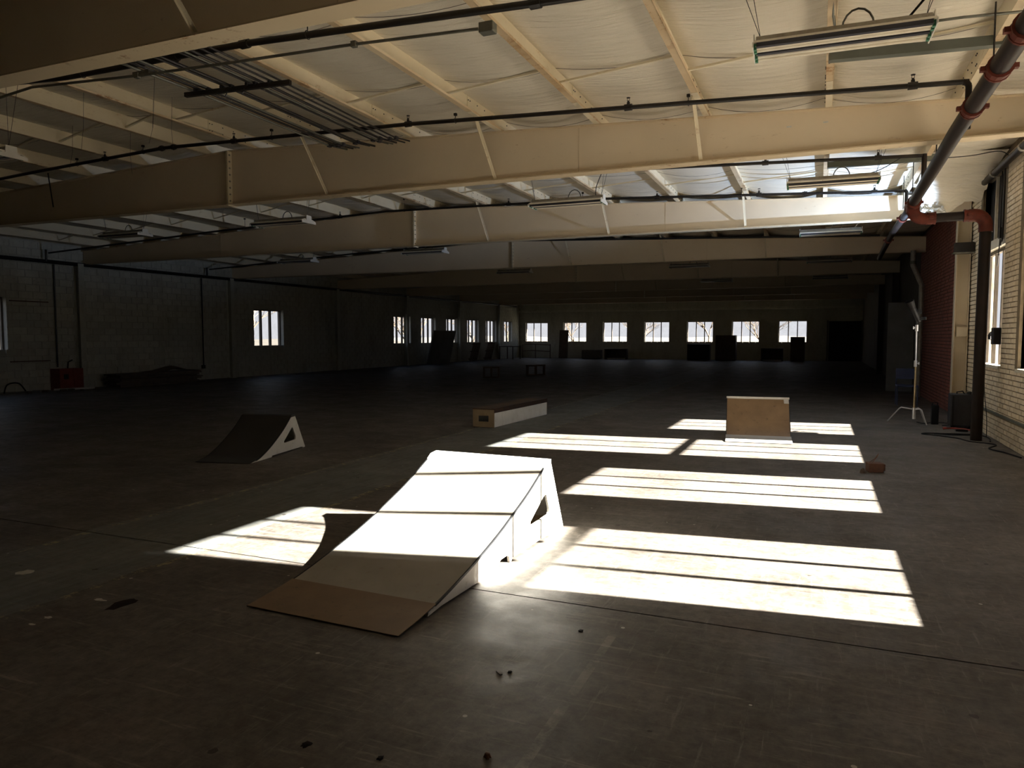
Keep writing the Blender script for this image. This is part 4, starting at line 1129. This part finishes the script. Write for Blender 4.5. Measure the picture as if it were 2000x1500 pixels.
# ------------------------------------------------------------------ things at the far end
o = tag(MB().cbox((-19.75, 36.7, .95), (.08, 2.6, 1.9), Matrix.Rotation(.22, 3, 'Y')).build('leaning_panel', 'gyp_board'), 'large pale sheet leaning against the far side windows', 'panel')
def pallet(y, lab):
    r = empty('wooden_pallet', (-19.8, y, 0), 0, lab, 'pallet', 'leaning pallets')
    R = Matrix.Rotation(.25, 3, 'Y')
    for k in range(7): MB().cbox((-19.80, y-.5+k*.16, .60), (.02, .09, 1.15), R).build('slat', 'pallet_wood', r)
    for z in (.12, .60, 1.08): MB().cbox(Vector((-19.80, y, .60))+R@Vector((-.06, 0, z-.60)), (.09, 1.08, .045), R).build('stringer', 'pallet_wood', r)
pallet(41.2, 'wooden pallet leaning on the far side wall, nearer one'); pallet(43.4, 'wooden pallet leaning on the far side wall, farther one')
tb = empty('work_table', (-19.5, 46, 0), 0, 'narrow dark work table in the far corner', 'table')
MB().box(-19.95,-18.9,45.2,46.6,.84,.9).build('table_top','plank_wood',tb)
for x in (-19.9,-18.95):
    for y in (45.25,46.55): MB().box(x-.03,x+.03,y-.03,y+.03,0,.84).build('leg','dark_wood',tb)
rl = empty('guard_rail', (-19.0, 48.6, 0), 0, 'dark tube railing with two bars standing before the far wall', 'railing')
for z in (.55, 1.0): MB().tube([(-19.6,48.6,z-.03),(-18.8,48.6,z),(-17.5,48.6,z-.06)], .03, 6).build('rail','dark_wood',rl)
for x in (-19.6,-18.6,-17.5): MB().tube([(x,48.6,0),(x,48.6,1.0)], .03, 6).build('post','dark_wood',rl)
def bx_(name, x0, x1, y, d, h, mat, lab, cat, legs=False):
    r = empty(name, ((x0+x1)/2, y, 0), 0, lab, cat)
    if legs:
        MB().box(x0,x1,y-d/2,y+d/2,h-.06,h).build('top', mat, r)
        for xx in (x0+.04, x1-.04): MB().box(xx-.04,xx+.04,y-d/2+.03,y+d/2-.03,0,h-.06).build('leg', mat, r)
        MB().box(x0+.08,x1-.08,y+d/2-.05,y+d/2-.03,.08,h-.06).build('back_panel', mat, r)
    else:
        bevel(MB().box(x0,x1,y-d/2,y+d/2,.04,h).build('body', mat, r), .01)
        MB().box(x0+.03,x1-.03,y-d/2+.03,y+d/2-.03,0,.04).build('plinth', 'black_plastic', r)
        MB().box(x0+.03,(x0+x1)/2-.01,y-d/2-.015,y-d/2,.08,h-.04).build('door', mat, r); MB().box((x0+x1)/2+.01,x1-.03,y-d/2-.015,y-d/2,.08,h-.04).build('door', mat, r)
    return r
o = tag(MB().cbox((-16.7, 49.2, 1.0), (.65, .05, 2.0), Matrix.Rotation(-.12, 3, 'X')).build('leaning_door', 'dark_wood'), 'dark door leaning between the first two far windows', 'door')
bx_('low_bench', -15.1,-13.75,48.6,.5,.62,'plank_wood','low grey crate under the second far window','crate')
bx_('low_bench', -13.5,-11.95,48.6,.5,.72,'dark_wood','low dark bench under the third far window','bench',True)
bx_('dark_crate', -7.9,-6.5,48.6,.7,1.05,'black_plastic','black crate under the fifth far window','crate')
bx_('tall_cabinet', -6.1,-4.85,48.4,.7,1.62,'dark_wood','tall brown cabinet between the fifth and sixth far windows','cabinet')
bx_('low_bench', -3.35,-2.05,48.6,.6,.80,'dark_wood','low dark table beneath the gap before the last far window','table',True)
bx_('tall_cabinet', -1.62,-.80,48.4,.6,1.52,'dark_wood','narrow brown cabinet covering a corner of the last far window','cabinet')
d = empty('door_1', (1.6, YF-.03, 0), kind='structure')
MB().box(.55,2.44,YF-.06,YF-.012,0,2.5).build('door_panel','black_plastic',d)
for s_ in (.50, 2.44): MB().box(s_-.05,s_,YF-.08,YF-.011,0,2.56).build('door_frame','dark_wall',d)
# two short slatted frames on the middle floor
def lowframe(x, y, L, rz, lab):
    r = empty('slatted_frame', (x, y, 0), rz, lab, 'frame', 'slatted frames')
    MB().box(-L/2,L/2,-.05,.05,.36,.42).build('top_rail','pallet_wood',r,local=True)
    MB().box(-L/2,L/2,-.05,.05,.0,.05).build('bottom_rail','pallet_wood',r,local=True)
    for k in range(3): MB().box(-L/2+k*(L-.07)/2,-L/2+k*(L-.07)/2+.07,-.04,.04,.05,.36).build('post','pallet_wood',r,local=True)
lowframe(-11.3, 24.9, .62, .3, 'small slatted wooden frame standing on the dark floor, nearer the ridge side')
lowframe(-10.4, 27.2, .9, 1.0, 'small slatted wooden frame standing askew on the dark floor, toward the windows')
# bits on the near floor
def blob(x, y, rx, ry, h, mat, name, lab, cat, seed, grp=None):
    rr = random.Random(seed); m = MB(); n = 14; vs = [(x, y, h)]
    for j in (1, 2):
        for i in range(n):
            a = 2*math.pi*i/n; k = (rr.uniform(.75, 1.15) if rx > .05 else rr.uniform(.5, 1.1)) if j == 2 else .45
            vs.append((x+rx*k*math.cos(a), y+ry*k*math.sin(a), h*.9 if j == 1 else .0008))
    fs = [(0, 1+i, 1+(i+1) % n) for i in range(n)] + [(1+i, 1+n+i, 1+n+(i+1) % n, 1+(i+1) % n) for i in range(n)]
    return tag(m.add(vs, fs).build(name, mat), lab, cat, grp)
blob(-3.69, 2.94, .055, .10, .0025, 'stain_dark', 'oil_stain', 'dark glossy stain on the floor inside the faded yellow line', 'stain', 1)
blob(-3.87, 2.94, .05, .022, .0016, 'paint_white', 'paint_chip', 'white paint splash closest to the dark stain', 'paint', 2, 'paint splashes')
blob(-3.89, 2.64, .035, .018, .0016, 'paint_white', 'paint_chip', 'white paint splash, middle of the three along the yellow line', 'paint', 3, 'paint splashes')
blob(-3.87, 2.54, .03, .016, .0016, 'paint_white', 'paint_chip', 'white paint splash farthest from the dark stain', 'paint', 4, 'paint splashes')
blob(-4.78, 3.10, .055, .05, .0016, 'paint_white', 'paint_chip', 'pale round paint spot on the worn aisle', 'paint', 5, 'paint splashes')
blob(-1.76, 2.17, .022, .03, .006, 'stain_dark', 'dry_leaf', 'dry dark leaf on the bare floor near the camera, left of the brick chip', 'leaf', 6, 'dry leaves')
blob(-1.12, 3.60, .018, .028, .006, 'stain_dark', 'dry_leaf', 'dry dark leaf just past the end of the ramp', 'leaf', 7, 'dry leaves')
blob(-1.28, 3.02, .012, .02, .006, 'stain_dark', 'dry_leaf', 'dry dark leaf next to the pale wood chip', 'leaf', 8, 'dry leaves')
blob(-1.45, 2.2, .016, .02, .006, 'stain_dark', 'dry_leaf', 'dry dark leaf between the ramp and the brick chip', 'leaf', 9, 'dry leaves')
blob(-1.09, 2.36, .020, .016, .018, 'rusty_block', 'brick_chip', 'chip of red brick at the bottom of the view', 'rubble', 10)
tag(MB().cbox((-1.32, 2.99, .003), (.012, .042, .005), Matrix.Rotation(.9, 3, 'Z')).build('wood_chip', 'gyp_board'), 'pale splinter of wood on the bare floor', 'splinter')

# ------------------------------------------------------------------ outdoors
g = MB().box(-160, 120, -80, 220, -.5, -.35).build('ground_outside', 'outside_ground', kind='structure')
tag(MB().box(XR+.37, 16, -14, 30, -.36, -.10).build('added_bounce_pavement', 'bounce_paving'), kind='structure')  # pale paving added outside to bounce sunlight through the windows onto the ceiling
def hillmesh(pts, w, h, name, mat):
    m = MB(); vs = []; n = len(pts)
    for i, (x, y) in enumerate(pts):
        k = .75+.5*noise.noise((i*.6, h, 0))
        a = pts[max(i-1,0)]; b = pts[min(i+1,n-1)]; d = Vector((b[0]-a[0], b[1]-a[1], 0)).normalized(); s_ = Vector((-d.y, d.x, 0))
        for t, zz in ((-1, 0), (-.6, .5), (-.2, .9), (.2, 1), (.6, .6), (1, 0)):
            vs.append((x+s_.x*t*w, y+s_.y*t*w, -.4+zz*h*k))
    fs = [(i*6+k, i*6+k+1, (i+1)*6+k+1, (i+1)*6+k) for i in range(n-1) for k in range(5)]
    return m.add(vs, fs).build(name, mat, smooth=True, kind='structure')
hillmesh([(-120, -60+i*14) for i in range(18)], 14, 2.4, 'hill_side', 'hill_brush')
hillmesh([(-120+i*14, 190) for i in range(18)], 16, 2.2, 'hill_far', 'hill')
def tree(x, y, h, seed, lab):
    rr = random.Random(seed); m = MB()
    def grow(p, d, L, r, dep):
        q = p + d*L; mid = p.lerp(q, .5)+Vector((rr.uniform(-.06,.06), rr.uniform(-.06,.06), 0))*L
        m.tube([p, mid, q], [r, r*.85, r*.65], 4 if dep > 1 else 3, caps=False)
        if dep == 0: return
        for k in range(3 if dep > 1 else 4):
            a = rr.uniform(0, 2*math.pi); t = rr.uniform(.35, .75)
            side = Vector((math.cos(a), math.sin(a), rr.uniform(-.1, .4)))
            nd = (d*(1-t*.6)+side*t*.8).normalized()
            grow(p.lerp(q, rr.uniform(.55, 1)), nd, L*rr.uniform(.6, .8), r*.55, dep-1)
    grow(Vector((x, y, -.4)), Vector((rr.uniform(-.08,.08), rr.uniform(-.08,.08), 1)).normalized(), h*.34, h*.018, 5)
    return tag(m.build('bare_tree', 'bark'), lab, 'tree', 'bare trees outdoors')
TR = [(-31, 31, 6.5, 'bare tree outside the lone window of the shadowed wall, closest to it'), (-34, 37, 7, 'bare tree outside the lone window, set farther back'), (-29, 28.5, 4, 'bare low tree outside the lone window, at its edge'),
      (-30, 50, 6, 'bare tree outside the first window of the far row'), (-33, 57, 7, 'bare tree outside the second window of the far row'), (-31, 64, 6, 'bare tree beyond the far corner, outside the side wall'),
      (-27, 63, 6.5, 'bare tree outside the far wall, beyond its corner'), (-20, 62, 5.5, 'bare tree behind the far wall, at its second window'), (-14, 60, 5, 'yellowish bare tree behind the far wall, at its third window'),
      (-8.5, 64, 6, 'bare tree behind the far wall, at its fourth window'), (-4, 63, 5.5, 'bare tree behind the far wall, at its sixth window'), (0, 61, 6, 'bare tree behind the far wall, at its last window')]
for i, (x, y, h_, lab) in enumerate(TR): tree(x, y, h_, 40+i, lab)
